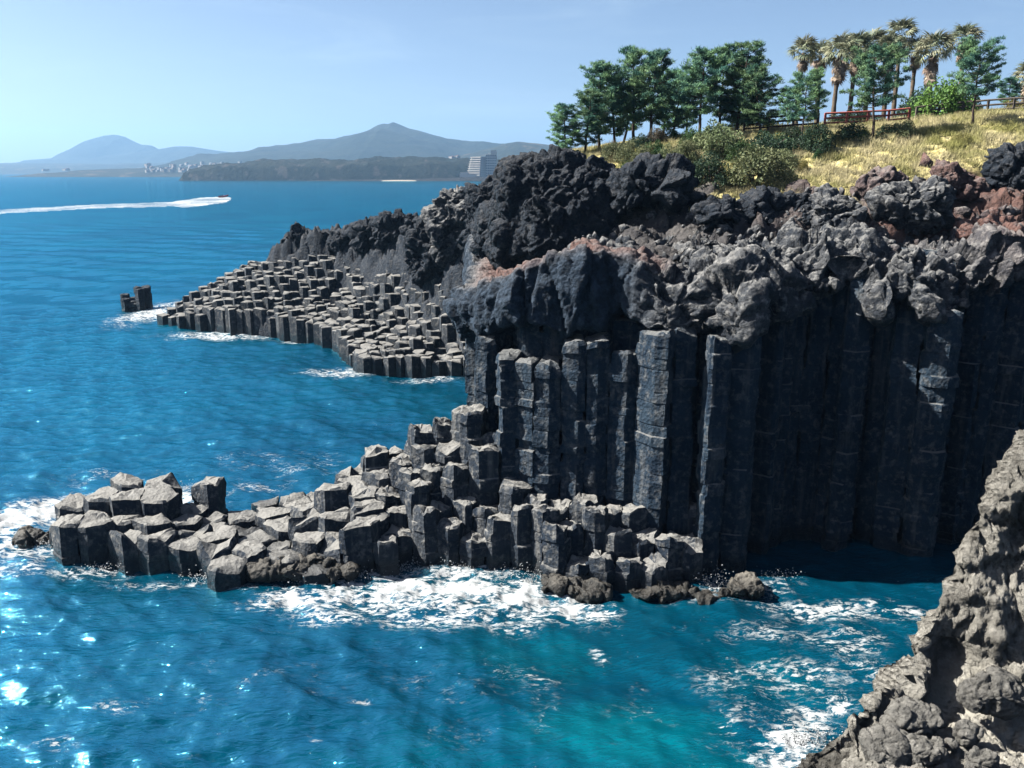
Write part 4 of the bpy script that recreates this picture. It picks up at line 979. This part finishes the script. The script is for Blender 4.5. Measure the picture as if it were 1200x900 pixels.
def palm(px, y, top, scale, skirt, seed, label):
    rs = np.random.RandomState(seed); x = at_y(px, 150, y)[0]; z0 = float(land_h(x, y)) - 0.2; tz = at_y(px, top, y)[2]
    h = (tz - z0) - 0.95 * scale
    root = tag(empty('palm_tree', (x, y, z0)), label, 'palm', 'palms behind the cliff-top railing')
    tm, (bx, by) = palm_trunk(h, seed); obj('trunk', tm, M_PTRUNK, root)
    for k in range(38):
        a = k * 2.399 + rs.normal(0, 0.15); el = 1.25 - 1.75 * (k / 38.0) + rs.normal(0, 0.12); s = scale * rs.uniform(0.95, 1.3)
        obj('frond', FRONDS[k % 2], M_PALM, root, (bx, by, h), (rs.normal(0, 0.3), -el, a), (s, s, s))
    for k in range(int(20 + skirt * 12)):
        a = k * 2.399 + rs.normal(0, 0.2); el = -0.75 - 0.65 * rs.rand(); s = scale * rs.uniform(0.75, 1.05); dz = -skirt * rs.rand() * 0.9
        obj('dead_frond', DEADS[k % 2], M_DEADPALM, root, (bx, by, h - 0.1 + dz), (rs.normal(0, 0.4), -el, a), (s, s, s))
for i, a in enumerate([(932, 78, 50, 0.85, 0.9, 'slim palm at the left end of the palm row'),
                       (956, 80, 53, 0.9, 1.0, 'second palm from the left, drooping and brownish'),
                       (975, 76, 48, 1.05, 1.8, 'third palm from the left with a thick brown skirt'),
                       (994, 79, 44, 1.05, 1.6, 'fourth palm from the left, partly behind the wide pine'),
                       (1012, 80, 41, 1.05, 1.6, 'fifth palm from the left, above the wide pine'),
                       (1034, 78, 46, 0.95, 1.4, 'pale palm just below the tallest palm of the row'),
                       (1045, 82, 28, 1.0, 1.0, 'tallest palm in the middle of the row'),
                       (1064, 83, 50, 0.85, 1.0, 'small palm right of the tallest palm'),
                       (1085, 76, 45, 1.05, 2.1, 'palm with a long brown skirt left of the lone slender palm'),
                       (1120, 78, 33, 0.95, 1.1, 'lone slender palm above the bright green shrub'),
                       (1199, 76, 78, 0.95, 1.6, 'palm cut by the right edge of the picture')]):
    palm(a[0], a[1], a[2], a[3], a[4], 80 + i, a[5])

def bush_mesh(seed, leaf=0.10, n=5200):
    """unit shrub: leaf faces gathered into clumps on an uneven dome"""
    rs = np.random.RandomState(seed); k = 46
    c = rs.normal(size=(k, 3)); c[:, 2] = np.abs(c[:, 2]); c /= np.linalg.norm(c, axis=1)[:, None]; c *= rs.uniform(0.55, 0.95, (k, 1)); r = rs.uniform(0.16, 0.34, k)
    w = rs.randint(0, k, n); d = rs.normal(size=(n, 3)); d /= np.linalg.norm(d, axis=1)[:, None]
    P = c[w] + d * (r[w] * rs.uniform(0.75, 1.05, n))[:, None]; P[:, 2] = np.maximum(P[:, 2], -0.05)
    a = rs.normal(size=(n, 3)) + d * 0.6; a /= np.linalg.norm(a, axis=1)[:, None]; b = np.cross(a, rs.normal(size=(n, 3))); b /= np.linalg.norm(b, axis=1)[:, None]
    s = leaf * rs.uniform(0.6, 1.2, (n, 1)) * 0.5
    V = np.stack([P - a * s, P + b * s * 0.5, P + a * s, P - b * s * 0.5], 1).reshape(-1, 3)
    return new_mesh('foliage', V, np.arange(len(V)).reshape(-1, 4), False)
def stem_mesh(seed):
    rs = np.random.RandomState(seed); t = MB()
    for k in range(6):
        a = k * 1.05; t.tube([(0, 0, -0.15), (0.25 * math.cos(a), 0.25 * math.sin(a), 0.3), (0.6 * math.cos(a), 0.6 * math.sin(a), 0.65)], [0.05, 0.03, 0.012], 5, False)
    return t.mesh('stem', True)
BUSH = [bush_mesh(s) for s in (1, 2, 3)]; STEM = stem_mesh(4); BUSHM = {}
def shrub(px, py, wpx, hpx, kind, var, label, y=None):
    """py is the foot of the shrub in the picture"""
    g = ground_px(px, py) if y is None else np.array([at_y(px, py, y)[0], y, float(land_h(at_y(px, py, y)[0], y))])
    k = g[1] / ray(px, py)[1] / 1000.0
    root = tag(empty('shrub', (g[0], g[1], g[2] - 0.1)), label, 'shrub', 'shrubs on the headland slope')
    root.rotation_euler = (0, 0, px * 0.7); root.scale = (wpx * k * 0.54, wpx * k * 0.54, hpx * k * 0.82)
    if (kind, var) not in BUSHM:
        m = BUSH[var].copy(); m.materials.clear(); m.materials.append(M_BUSH[kind]); BUSHM[(kind, var)] = m
    obj('foliage', BUSHM[(kind, var)], None, root); obj('stem', STEM, M_BARK, root)
for a in [(885, 214, 72, 48, 'olive', 0, 'large grey-olive shrub in front of the shaded fence'),
          (832, 216, 48, 42, 'dark', 1, 'round dark green shrub above the dry grass'),
          (787, 203, 42, 40, 'olive', 2, 'pale olive shrub left of the round dark one'),
          (752, 198, 36, 30, 'olive', 1, 'small olive shrub behind the flat-topped crag'),
          (733, 206, 24, 20, 'green', 0, 'small green shrub beside the huge dark crag'),
          (843, 178, 58, 44, 'olive', 2, 'wide olive shrub under the middle pines'),
          (786, 165, 26, 18, 'green', 1, 'little green shrub under the gap in the pines'),
          (768, 170, 26, 24, 'bare', 0, 'bare brown thicket under the left pines'),
          (905, 178, 60, 30, 'dark', 2, 'dark shaded shrub below the brown railing'),
          (955, 176, 40, 36, 'dark', 0, 'dark shrub below the left end of the red railing'),
          (996, 163, 42, 24, 'dark', 1, 'dark low shrub below the middle of the red railing'),
          (1013, 165, 14, 20, 'bright', 2, 'tiny bright green shrub left of the wide pine trunk'),
          (1058, 158, 36, 20, 'olive', 1, 'low olive shrub below the right end of the red railing'),
          (940, 200, 14, 16, 'yellow', 0, 'small yellow-green tuft shrub left on the dry grass'),
          (958, 186, 11, 14, 'green', 1, 'tiny green shrub on the dry grass'),
          (1128, 166, 24, 14, 'yellow', 2, 'yellow-green shrub in the middle of the dry grass'),
          (718, 186, 28, 22, 'olive', 0, 'grey-green shrub just right of the huge crag top')]:
    shrub(*a)
for a in [(735, 186, 30, 26, 'olive', 1, 'olive shrub at the foot of the left pines'), (765, 186, 34, 26, 'green', 2, 'green shrub uphill of the flat-topped crag'),
          (803, 190, 34, 30, 'olive', 0, 'olive shrub between the pale and the round dark shrubs'), (812, 172, 36, 26, 'green', 1, 'green shrub below the straight pine'),
          (866, 186, 40, 30, 'green', 2, 'green shrub tucked behind the large grey-olive one'), (918, 196, 40, 24, 'olive', 1, 'low olive shrub right of the large grey-olive one'),
          (800, 214, 30, 18, 'yellow', 2, 'yellow shrub low on the slope left of the round dark one'), (860, 214, 26, 20, 'green', 0, 'small green shrub between the round dark and the grey-olive one'),
          (930, 170, 34, 24, 'dark', 1, 'dark shrub around the trunk of the open pine'), (1040, 160, 26, 18, 'dark', 0, 'dark shrub at the trunk of the wide pine'),
          (750, 174, 30, 22, 'dark', 2, 'dark shrub in the shade of the tallest slender pine')]:
    shrub(*a)
shrub(1100, 146, 64, 50, 'bright', 0, 'big bright green bush under the lone slender palm', y=67)
shrub(1075, 146, 50, 40, 'dark', 1, 'dark bush behind the grey fence left of the bright green bush', y=70)
shrub(1128, 146, 40, 44, 'green', 2, 'dark green bush between the bright bush and the spreading pine', y=70)
shrub(1188, 132, 34, 18, 'yellow', 1, 'yellow shrub at the right edge behind the fence', y=67)
shrub(1000, 132, 60, 24, 'dark', 2, 'dark hedge bush behind the red railing', y=74)
shrub(880, 150, 60, 26, 'dark', 1, 'dark bush behind the brown railing', y=72)

def make_grass():
    rs = np.random.RandomState(77); n = 26000
    x = rs.uniform(3, 40, n); y = rs.uniform(50.5, 69, n); g = grass_mask(x, y); keep = (g > 0.45 + 0.3 * rs.rand(n)); x, y = x[keep], y[keep]
    P0 = np.stack([x, y, 0 * x], -1); den = fbm(P0 * 0.9, 3, 55); keep = den > -0.25 + 0.3 * rs.rand(len(x)) - 0.15; x, y = x[keep], y[keep]; den = den[keep]
    z = land_h(x, y) + 0.25 * fbm(np.stack([x, y, land_h(x, y)], -1) * 0.5, 3, 7) - 0.14
    nb = 7; m = len(x)
    C = np.repeat(np.stack([x, y, z], -1), nb, 0) + rs.normal(0, 0.09, (m * nb, 3)) * np.array([1, 1, 0])
    D = rs.normal(0, 0.5, (m * nb, 3)); D[:, 2] = 1; D[:, 0] += 0.15; D /= np.linalg.norm(D, axis=1)[:, None]
    L = np.repeat(0.34 + 0.45 * np.clip(den, 0, 1) + 0.1 * rs.rand(m), nb) * rs.uniform(0.6, 1.15, m * nb); W = np.full(m * nb, 0.024)
    V = blades(rs, C, D, L, W)
    return tag(obj('dry_grass', new_mesh('dry_grass', V, np.arange(len(V)).reshape(-1, 3), False), M_GRASS), 'yellow dry grass covering the headland slope', kind='stuff')
make_grass()

# ------------------------------------------------------------------ railings on the cliff top
def railing(pts, mat, label, rails=3, hgt=1.0):
    P = []
    for px, y in pts:
        x = at_y(px, 150, y)[0]; P.append(np.array([x, y]))
    P = np.array(P); s = np.concatenate([[0], np.cumsum(np.linalg.norm(np.diff(P, axis=0), axis=1))]); n = max(2, int(round(s[-1] / 1.7)) + 1)
    q = np.linspace(0, s[-1], n); X = np.interp(q, s, P[:, 0]); Y = np.interp(q, s, P[:, 1]); Z = land_h(X, Y)
    root = tag(empty('railing', (X[0], Y[0], Z[0])), label, 'railing', 'timber railings on the cliff top'); o = np.array([X[0], Y[0], Z[0]])
    pm = MB().box((0, 0, hgt / 2 - 0.1), (0.14, 0.14, hgt + 0.2)).mesh('post')
    for i in range(n): obj('post', pm, mat, root, np.array([X[i], Y[i], Z[i]]) - o)
    for i in range(n - 1):
        a = np.array([X[i], Y[i], Z[i]]) - o; b = np.array([X[i + 1], Y[i + 1], Z[i + 1]]) - o
        for r in range(rails):
            h = hgt * (0.97 - 0.34 * r)
            obj('rail', MB().tube([a + (0, 0, h), b + (0, 0, h)], [0.07, 0.07], 6).mesh('rail'), mat, root)
railing([(872, 66), (905, 65.5), (958, 65)], M_SHADEWOOD, 'weathered brown railing with shade in its colour, left of the red one')
railing([(966, 65), (1000, 65), (1064, 65.5)], M_REDWOOD, 'red painted timber railing below the palms')
railing([(1072, 66), (1110, 66), (1150, 65), (1215, 63.5)], M_GREYWOOD, 'grey timber railing running off the right edge')

# ------------------------------------------------------------------ distant coast
def land_material(name, a, b, c=None, scale=0.004):
    a = tuple(x * 0.24 for x in a); b = tuple(x * 0.26 for x in b); c = c and tuple(x * 0.4 for x in c); t = NT(name); p = t.pos(); col = t.mix(t.step(t.noise(scale, 6, 0.62, p), 0.38, 0.62), a, b)
    col = t.mix(t.step(t.noise(scale * 7, 5, 0.65, p), 0.42, 0.62, 0, 0.6), col, tuple(x * 0.5 for x in a))
    if c: col = t.mix(t.step(t.noise(scale * 2.5, 4, 0.6, p), 0.56, 0.64, 0, 0.85), col, c)
    t.bsdf(col, 0.95, t.bump(t.noise(scale * 9, 6, 0.7, p), 12.0, 0.8), 0.1); return t.m
M_HILL = land_material('wooded_hill', (0.05, 0.075, 0.055), (0.085, 0.105, 0.07), None, 0.003)
M_COAST = land_material('coastal_fields', (0.06, 0.085, 0.055), (0.11, 0.12, 0.075), (0.24, 0.19, 0.13), 0.006)
M_WOODCLIFF = land_material('sea_cliff_wood', (0.045, 0.068, 0.05), (0.09, 0.105, 0.08), (0.15, 0.135, 0.12), 0.012)
M_SHOREROCK = land_material('shore_rock', (0.09, 0.085, 0.08), (0.14, 0.13, 0.12), None, 0.02)
def hill(name, y, depth, knots, mat, label, amp, seed, nx=260, ny=60, front=0.35, power=1.5):
    """ridge whose skyline passes through the knots (px, py) at distance y; slopes run 'depth' metres to the front and back"""
    K = np.array(knots, float); tops = np.array([at_y(a, b, y) for a, b in K])
    xs = np.linspace(tops[0, 0], tops[-1, 0], nx); v = np.linspace(-1, 1, ny); v = np.sign(v) * np.abs(v) ** 1.2
    hz = np.interp(xs, tops[:, 0], tops[:, 2]); k = np.ones(3) / 3; hz = np.convolve(np.pad(hz, 1, mode='edge'), k, 'valid')
    X, Vv = np.meshgrid(xs, v, indexing='ij'); Hh = hz[:, None] + 2
    prof = np.where(Vv < 0, np.clip(1 + Vv, 0, 1) ** front, np.clip(1 - Vv, 0, 1) ** power)
    Y = y + Vv * depth; P = np.stack([X, Y, 0 * X], -1)
    s = 4.0 / depth
    rel = fbm(P * s, 5, seed) * 0.5 + ridged(P * s * 0.8, 4, seed + 3) * 0.4
    Z = Hh * prof + amp * rel * np.minimum(prof * 1.4, 1) * (1 - 0.75 * np.exp(-(Vv / 0.12) ** 2)) - 2
    e = np.minimum(np.arange(nx), np.arange(nx)[::-1])[:, None] / 8.0; Z = Z * np.clip(e, 0, 1) - 3 * (1 - np.clip(e, 0, 1))
    m = new_mesh(name, np.stack([X, Y, Z], -1).reshape(-1, 3), grid_faces(nx, ny))
    return tag(obj(name, m, mat), label, kind='structure')
hill('dome_hill', 7300, 700, [(70, 192), (84, 184), (92, 177), (102, 168.5), (112, 162), (122, 159), (134, 158), (146, 160), (157, 166), (166, 169.5), (178, 171), (187, 176), (200, 186), (212, 194)], M_HILL, 'blue dome-shaped hill on the horizon', 26, 5, front=0.5, power=0.7)
hill('low_hill', 6900, 700, [(25, 192), (36, 188), (70, 184.5), (100, 183), (150, 180), (180, 176), (205, 171.5), (225, 172), (250, 176), (270, 178.5), (285, 182), (320, 187), (360, 193)], M_HILL, 'long low blue hill beside the dome', 22, 6, front=0.6)
hill('peaked_hill', 4600, 1300, [(250, 192), (278, 181), (300, 178), (322, 172.5), (350, 168), (372, 164), (395, 163), (415, 158), (432, 153), (443, 147), (450, 145), (455, 145.8), (461, 143.5), (468, 146), (480, 150.5), (492, 153), (505, 157), (525, 163), (545, 166.5), (570, 168), (590, 170), (612, 173), (640, 175), (680, 180), (740, 188)], M_HILL, 'broad blue hill with a small double peak', 42, 7, 420, 110, front=0.75, power=0.8)
hill('right_hill', 3600, 700, [(490, 196), (520, 188), (548, 180), (575, 174), (592, 168.5), (606, 166), (625, 168), (645, 170), (700, 176), (760, 190)], M_COAST, 'hill with bare earth terraces behind the hotel', 16, 8, front=0.7)
hill('coastal_plain', 6200, 1200, [(-260, 194), (-100, 193), (0, 192), (60, 191), (130, 192), (200, 191), (260, 190), (330, 190), (420, 193)], M_COAST, 'low coastal plain under the blue hills', 12, 9, 320, 60, front=0.3)
hill('town_shore', 3300, 420, [(60, 204), (100, 199), (150, 197.5), (200, 196), (250, 195.5), (300, 193.5), (340, 191), (420, 190), (500, 192), (560, 196)], M_COAST, 'gentle shore slope below the far town', 6, 10, 300, 60, front=0.8)
hill('sea_cliffs', 2050, 260, [(255, 204), (272, 196), (290, 192), (310, 190.5), (345, 189), (380, 188.5), (420, 189), (455, 186.5), (490, 186), (530, 187), (556, 189), (590, 188), (640, 187), (720, 190)], M_WOODCLIFF, 'wooded sea cliffs across the bay', 14, 11, 520, 70, front=0.14)
hill('shore_rocks', 1780, 60, [(330, 213), (380, 211), (420, 210.5), (470, 210), (540, 208), (600, 206), (640, 206)], M_SHOREROCK, 'low rocky foreshore under the hotel', 2, 12, 220, 24, front=0.6)
M_SAND = simple_material('beach_sand', (0.55, 0.47, 0.36), (0.45, 0.38, 0.29), 0.95, 0.2, 0.02)
hill('beach', 1730, 26, [(440, 213.5), (450, 211.2), (465, 210.8), (480, 210.9), (489, 211.4), (494, 213.5)], M_SAND, 'strip of pale sand beach across the bay', 0.3, 13, 60, 16, front=0.8)

# ------------------------------------------------------------------ hotel across the bay
M_WHITE = simple_material('white_render', (1.0, 0.96, 0.90), (0.92, 0.88, 0.83), 0.8, 0.1, 0.0)
M_GLASS = simple_material('window_glass', (0.26, 0.32, 0.38), (0.20, 0.26, 0.32), 0.25, 0.1, 0.0)
def hotel():
    y = 1690.0; k = y / ray(560, 195)[1] / 1000.0         # metres per picture point
    bx = at_y(567, 208, y)[0]; base = at_y(560, 207.5, y)[2]
    root = tag(empty('hotel_building', (bx, y, base)), 'white terraced hotel building on the far shore', 'building')
    H = 23.0 * k; floors = 9; fh = H / floors
    block = -0.62
    for f in range(floors):
        t = f / (floors - 1); w = (19 - 4.5 * t) * k; x0 = (-17 + 5.5 * t) * k
        st = obj('storey', MB().box((x0 + w / 2, 8 + t * 3, fh * (f + 0.36)), (w, 26, fh * 0.70), block).mesh('storey'), M_WHITE, root)
        obj('balcony_slab', MB().box((x0 + w / 2 - 0.6, 7.6 + t * 3, fh * (f + 0.83)), (w + 1.2, 28, fh * 0.24), block).mesh('balcony_slab'), M_WHITE, st)
        obj('window_band', MB().box((x0 + w / 2 + 0.2, 8 + t * 3, fh * (f + 0.42)), (w - 1.4, 26.6, fh * 0.24), block).mesh('window_band'), M_GLASS, st)
    # grid-fronted wing on the right
    wx0, wx1 = 2.2 * k, 15 * k; ww = wx1 - wx0; WH = 25.5 * k
    obj('wall', MB().box((wx0 + ww / 2, 14, WH / 2), (ww, 24, WH)).mesh('wall'), M_WHITE, root)
    nx, nz = 6, 9; wm = MB().box((0, 0, 0), (ww / nx * 0.62, 0.5, WH / nz * 0.55)).mesh('window')
    for i in range(nx):
        for j in range(nz):
            obj('window', wm, M_GLASS, root, (wx0 + ww * (i + 0.5) / nx, 1.9, WH * (j + 0.55) / nz))
    obj('roof_tower', MB().box((11.5 * k, 16, WH + 2.4 * k), (6.5 * k, 12, 5 * k)).mesh('roof_tower'), M_WHITE, root)
    obj('podium', MB().box((-17 * k, 2, 1.6 * k), (22 * k, 22, 3.4 * k)).mesh('podium'), M_WHITE, root)
    obj('annex', MB().box((-23 * k, 6, 3.6 * k), (9 * k, 16, 4 * k)).mesh('annex'), M_WHITE, root)
hotel()

# ------------------------------------------------------------------ houses of the far town
M_HOUSE = [simple_material('house_white', (0.36, 0.345, 0.32), (0.30, 0.29, 0.275), 0.8, 0.05, 0), simple_material('house_cream', (0.36, 0.30, 0.24), (0.3, 0.26, 0.21), 0.8, 0.05, 0)]
M_ROOF = [simple_material('roof_grey', (0.30, 0.30, 0.32), (0.24, 0.24, 0.26), 0.8, 0.05, 0), simple_material('roof_orange', (0.42, 0.20, 0.13), (0.34, 0.16, 0.11), 0.8, 0.05, 0)]
def house_meshes(w, d, h, pitched):
    wall = MB().box((0, 0, h / 2), (w, d, h)).mesh('wall')
    r = MB()
    if pitched: r.add([(-w * .55, -d * .55, h), (w * .55, -d * .55, h), (w * .55, d * .55, h), (-w * .55, d * .55, h), (-w * .55, 0, h * 1.45), (w * .55, 0, h * 1.45)], [(0, 1, 5, 4), (2, 3, 4, 5), (0, 4, 3), (1, 2, 5), (3, 2, 1, 0)])
    else: r.box((0, 0, h + 0.3), (w * 1.03, d * 1.03, 0.6)).box((w * .2, 0, h + 1.6), (w * .25, d * .3, 2.2))
    return wall, r.mesh('roof')
HM = [house_meshes(13, 11, 5, True), house_meshes(17, 12, 8, False), house_meshes(12, 12, 11, False), house_meshes(24, 14, 6, False)]
def house(px, py, y, var, wm, group, label):
    p = at_y(px, py, y); root = tag(empty('house', p), label, 'house', group); root.rotation_euler = (0, 0, -0.85 + 0.5 * ((px * 7.7 % 1) - 0.5))
    w, r = HM[var]
    a = obj('wall', w, None, root); b = obj('roof', r, None, root)
    for o, m in ((a, M_HOUSE[wm]), (b, M_ROOF[(var + wm) % 2])):
        if not o.data.materials: o.data.materials.append(None)
        o.material_slots[0].link = 'OBJECT'; o.material_slots[0].material = m
rs = np.random.RandomState(40)
for i in range(86):
    px = rs.uniform(172, 282) if i < 66 else rs.uniform(215, 330); py = 202.5 - 9.0 * rs.rand() ** 1.3 - (px - 172) * 0.012
    house(px, py, 2950 + (202 - py) * 45 + rs.uniform(0, 40), rs.randint(0, 4), int(rs.rand() < 0.25), 'pale houses of the far shore town', 'tiny pale house in the dense town on the far shore')
for i, px in enumerate((52, 56, 77, 80, 128, 150)):
    house(px, 201 - (px % 3) * 0.5, 3350, (3, 0, 3, 1, 0, 3)[i], 0, 'scattered buildings left of the far town', 'tiny isolated pale building on the shore left of the town')
for i, (px, py, y) in enumerate(((430, 190.5, 2250), (437, 190, 2260), (420, 190.8, 2250), (505, 191, 2300), (530, 186, 2700), (536, 186, 2700))):
    house(px, py, y, (3, 1, 0, 3, 3, 1)[i], 0, 'buildings on the cliff top across the bay', 'tiny pale building among trees above the sea cliffs')

# ------------------------------------------------------------------ speed boat
def boat():
    c = at_z(262, 231.5); root = tag(empty('speed_boat', (c[0], c[1], 0.1)), 'small red speed boat at the head of a long white wake', 'boat'); root.rotation_euler = (0.05, -0.12, math.radians(8)); root.scale = (1.25, 1.25, 1.25)
    st = [(-2.8, 0.95, 0.95, 0.05), (-1.0, 1.05, 1.0, 0.0), (1.0, 0.95, 1.08, 0.0), (2.2, 0.6, 1.2, 0.15), (3.1, 0.05, 1.35, 0.7)]; V = []; F = []
    for x, w, zt, zb in st: V += [(x, -w, zt), (x, -w * 0.8, zb + 0.3), (x, 0, zb), (x, w * 0.8, zb + 0.3), (x, w, zt)]
    for i in range(len(st) - 1):
        for k in range(4): a = i * 5 + k; F.append((a, a + 5, a + 6, a + 1))
        F.append((i * 5, i * 5 + 4, i * 5 + 9, i * 5 + 5))
    F += [(0, 1, 2, 3, 4)]
    obj('hull', new_mesh('hull', V, F, False), simple_material('red_paint', (0.60, 0.03, 0.05), (0.5, 0.025, 0.04), 0.3, 1, 0), root)
    obj('windscreen', MB().add([(0.6, -0.7, 1.05), (0.6, 0.7, 1.05), (0.1, 0.6, 1.6), (0.1, -0.6, 1.6), (0.65, -0.7, 1.05), (0.65, 0.7, 1.05), (0.15, 0.6, 1.6), (0.15, -0.6, 1.6)], [(0, 1, 2, 3), (7, 6, 5, 4), (0, 4, 5, 1), (2, 6, 7, 3), (1, 5, 6, 2), (0, 3, 7, 4)]).mesh('windscreen'), M_GLASS, root)
    for k in range(3): obj('seat_row', MB().box((-0.4 - 0.8 * k, 0, 1.2), (0.4, 1.4, 0.5)).mesh('seat_row'), simple_material('dark_vinyl', (0.03, 0.03, 0.035), None, 0.6, 1, 0), root)
    obj('outboard_motor', MB().box((-2.95, 0, 0.9), (0.4, 0.5, 0.9)).mesh('outboard_motor'), M_GLASS, root)
boat()

# ------------------------------------------------------------------ haze
hb = MB().box((-600, 5600, 258.5), (17000, 11800, 537)).mesh('haze')
t = NT('haze_air'); pv = t.n('VolumePrincipled'); pv.inputs['Color'].default_value = (0.36, 0.64, 1.0, 1); pv.inputs['Density'].default_value = 0.00011; pv.inputs['Anisotropy'].default_value = 0.3
t.link(pv.outputs[0], t.out.inputs['Volume'])
tag(obj('haze', hb, t.m), 'thin blue sea haze', kind='stuff')
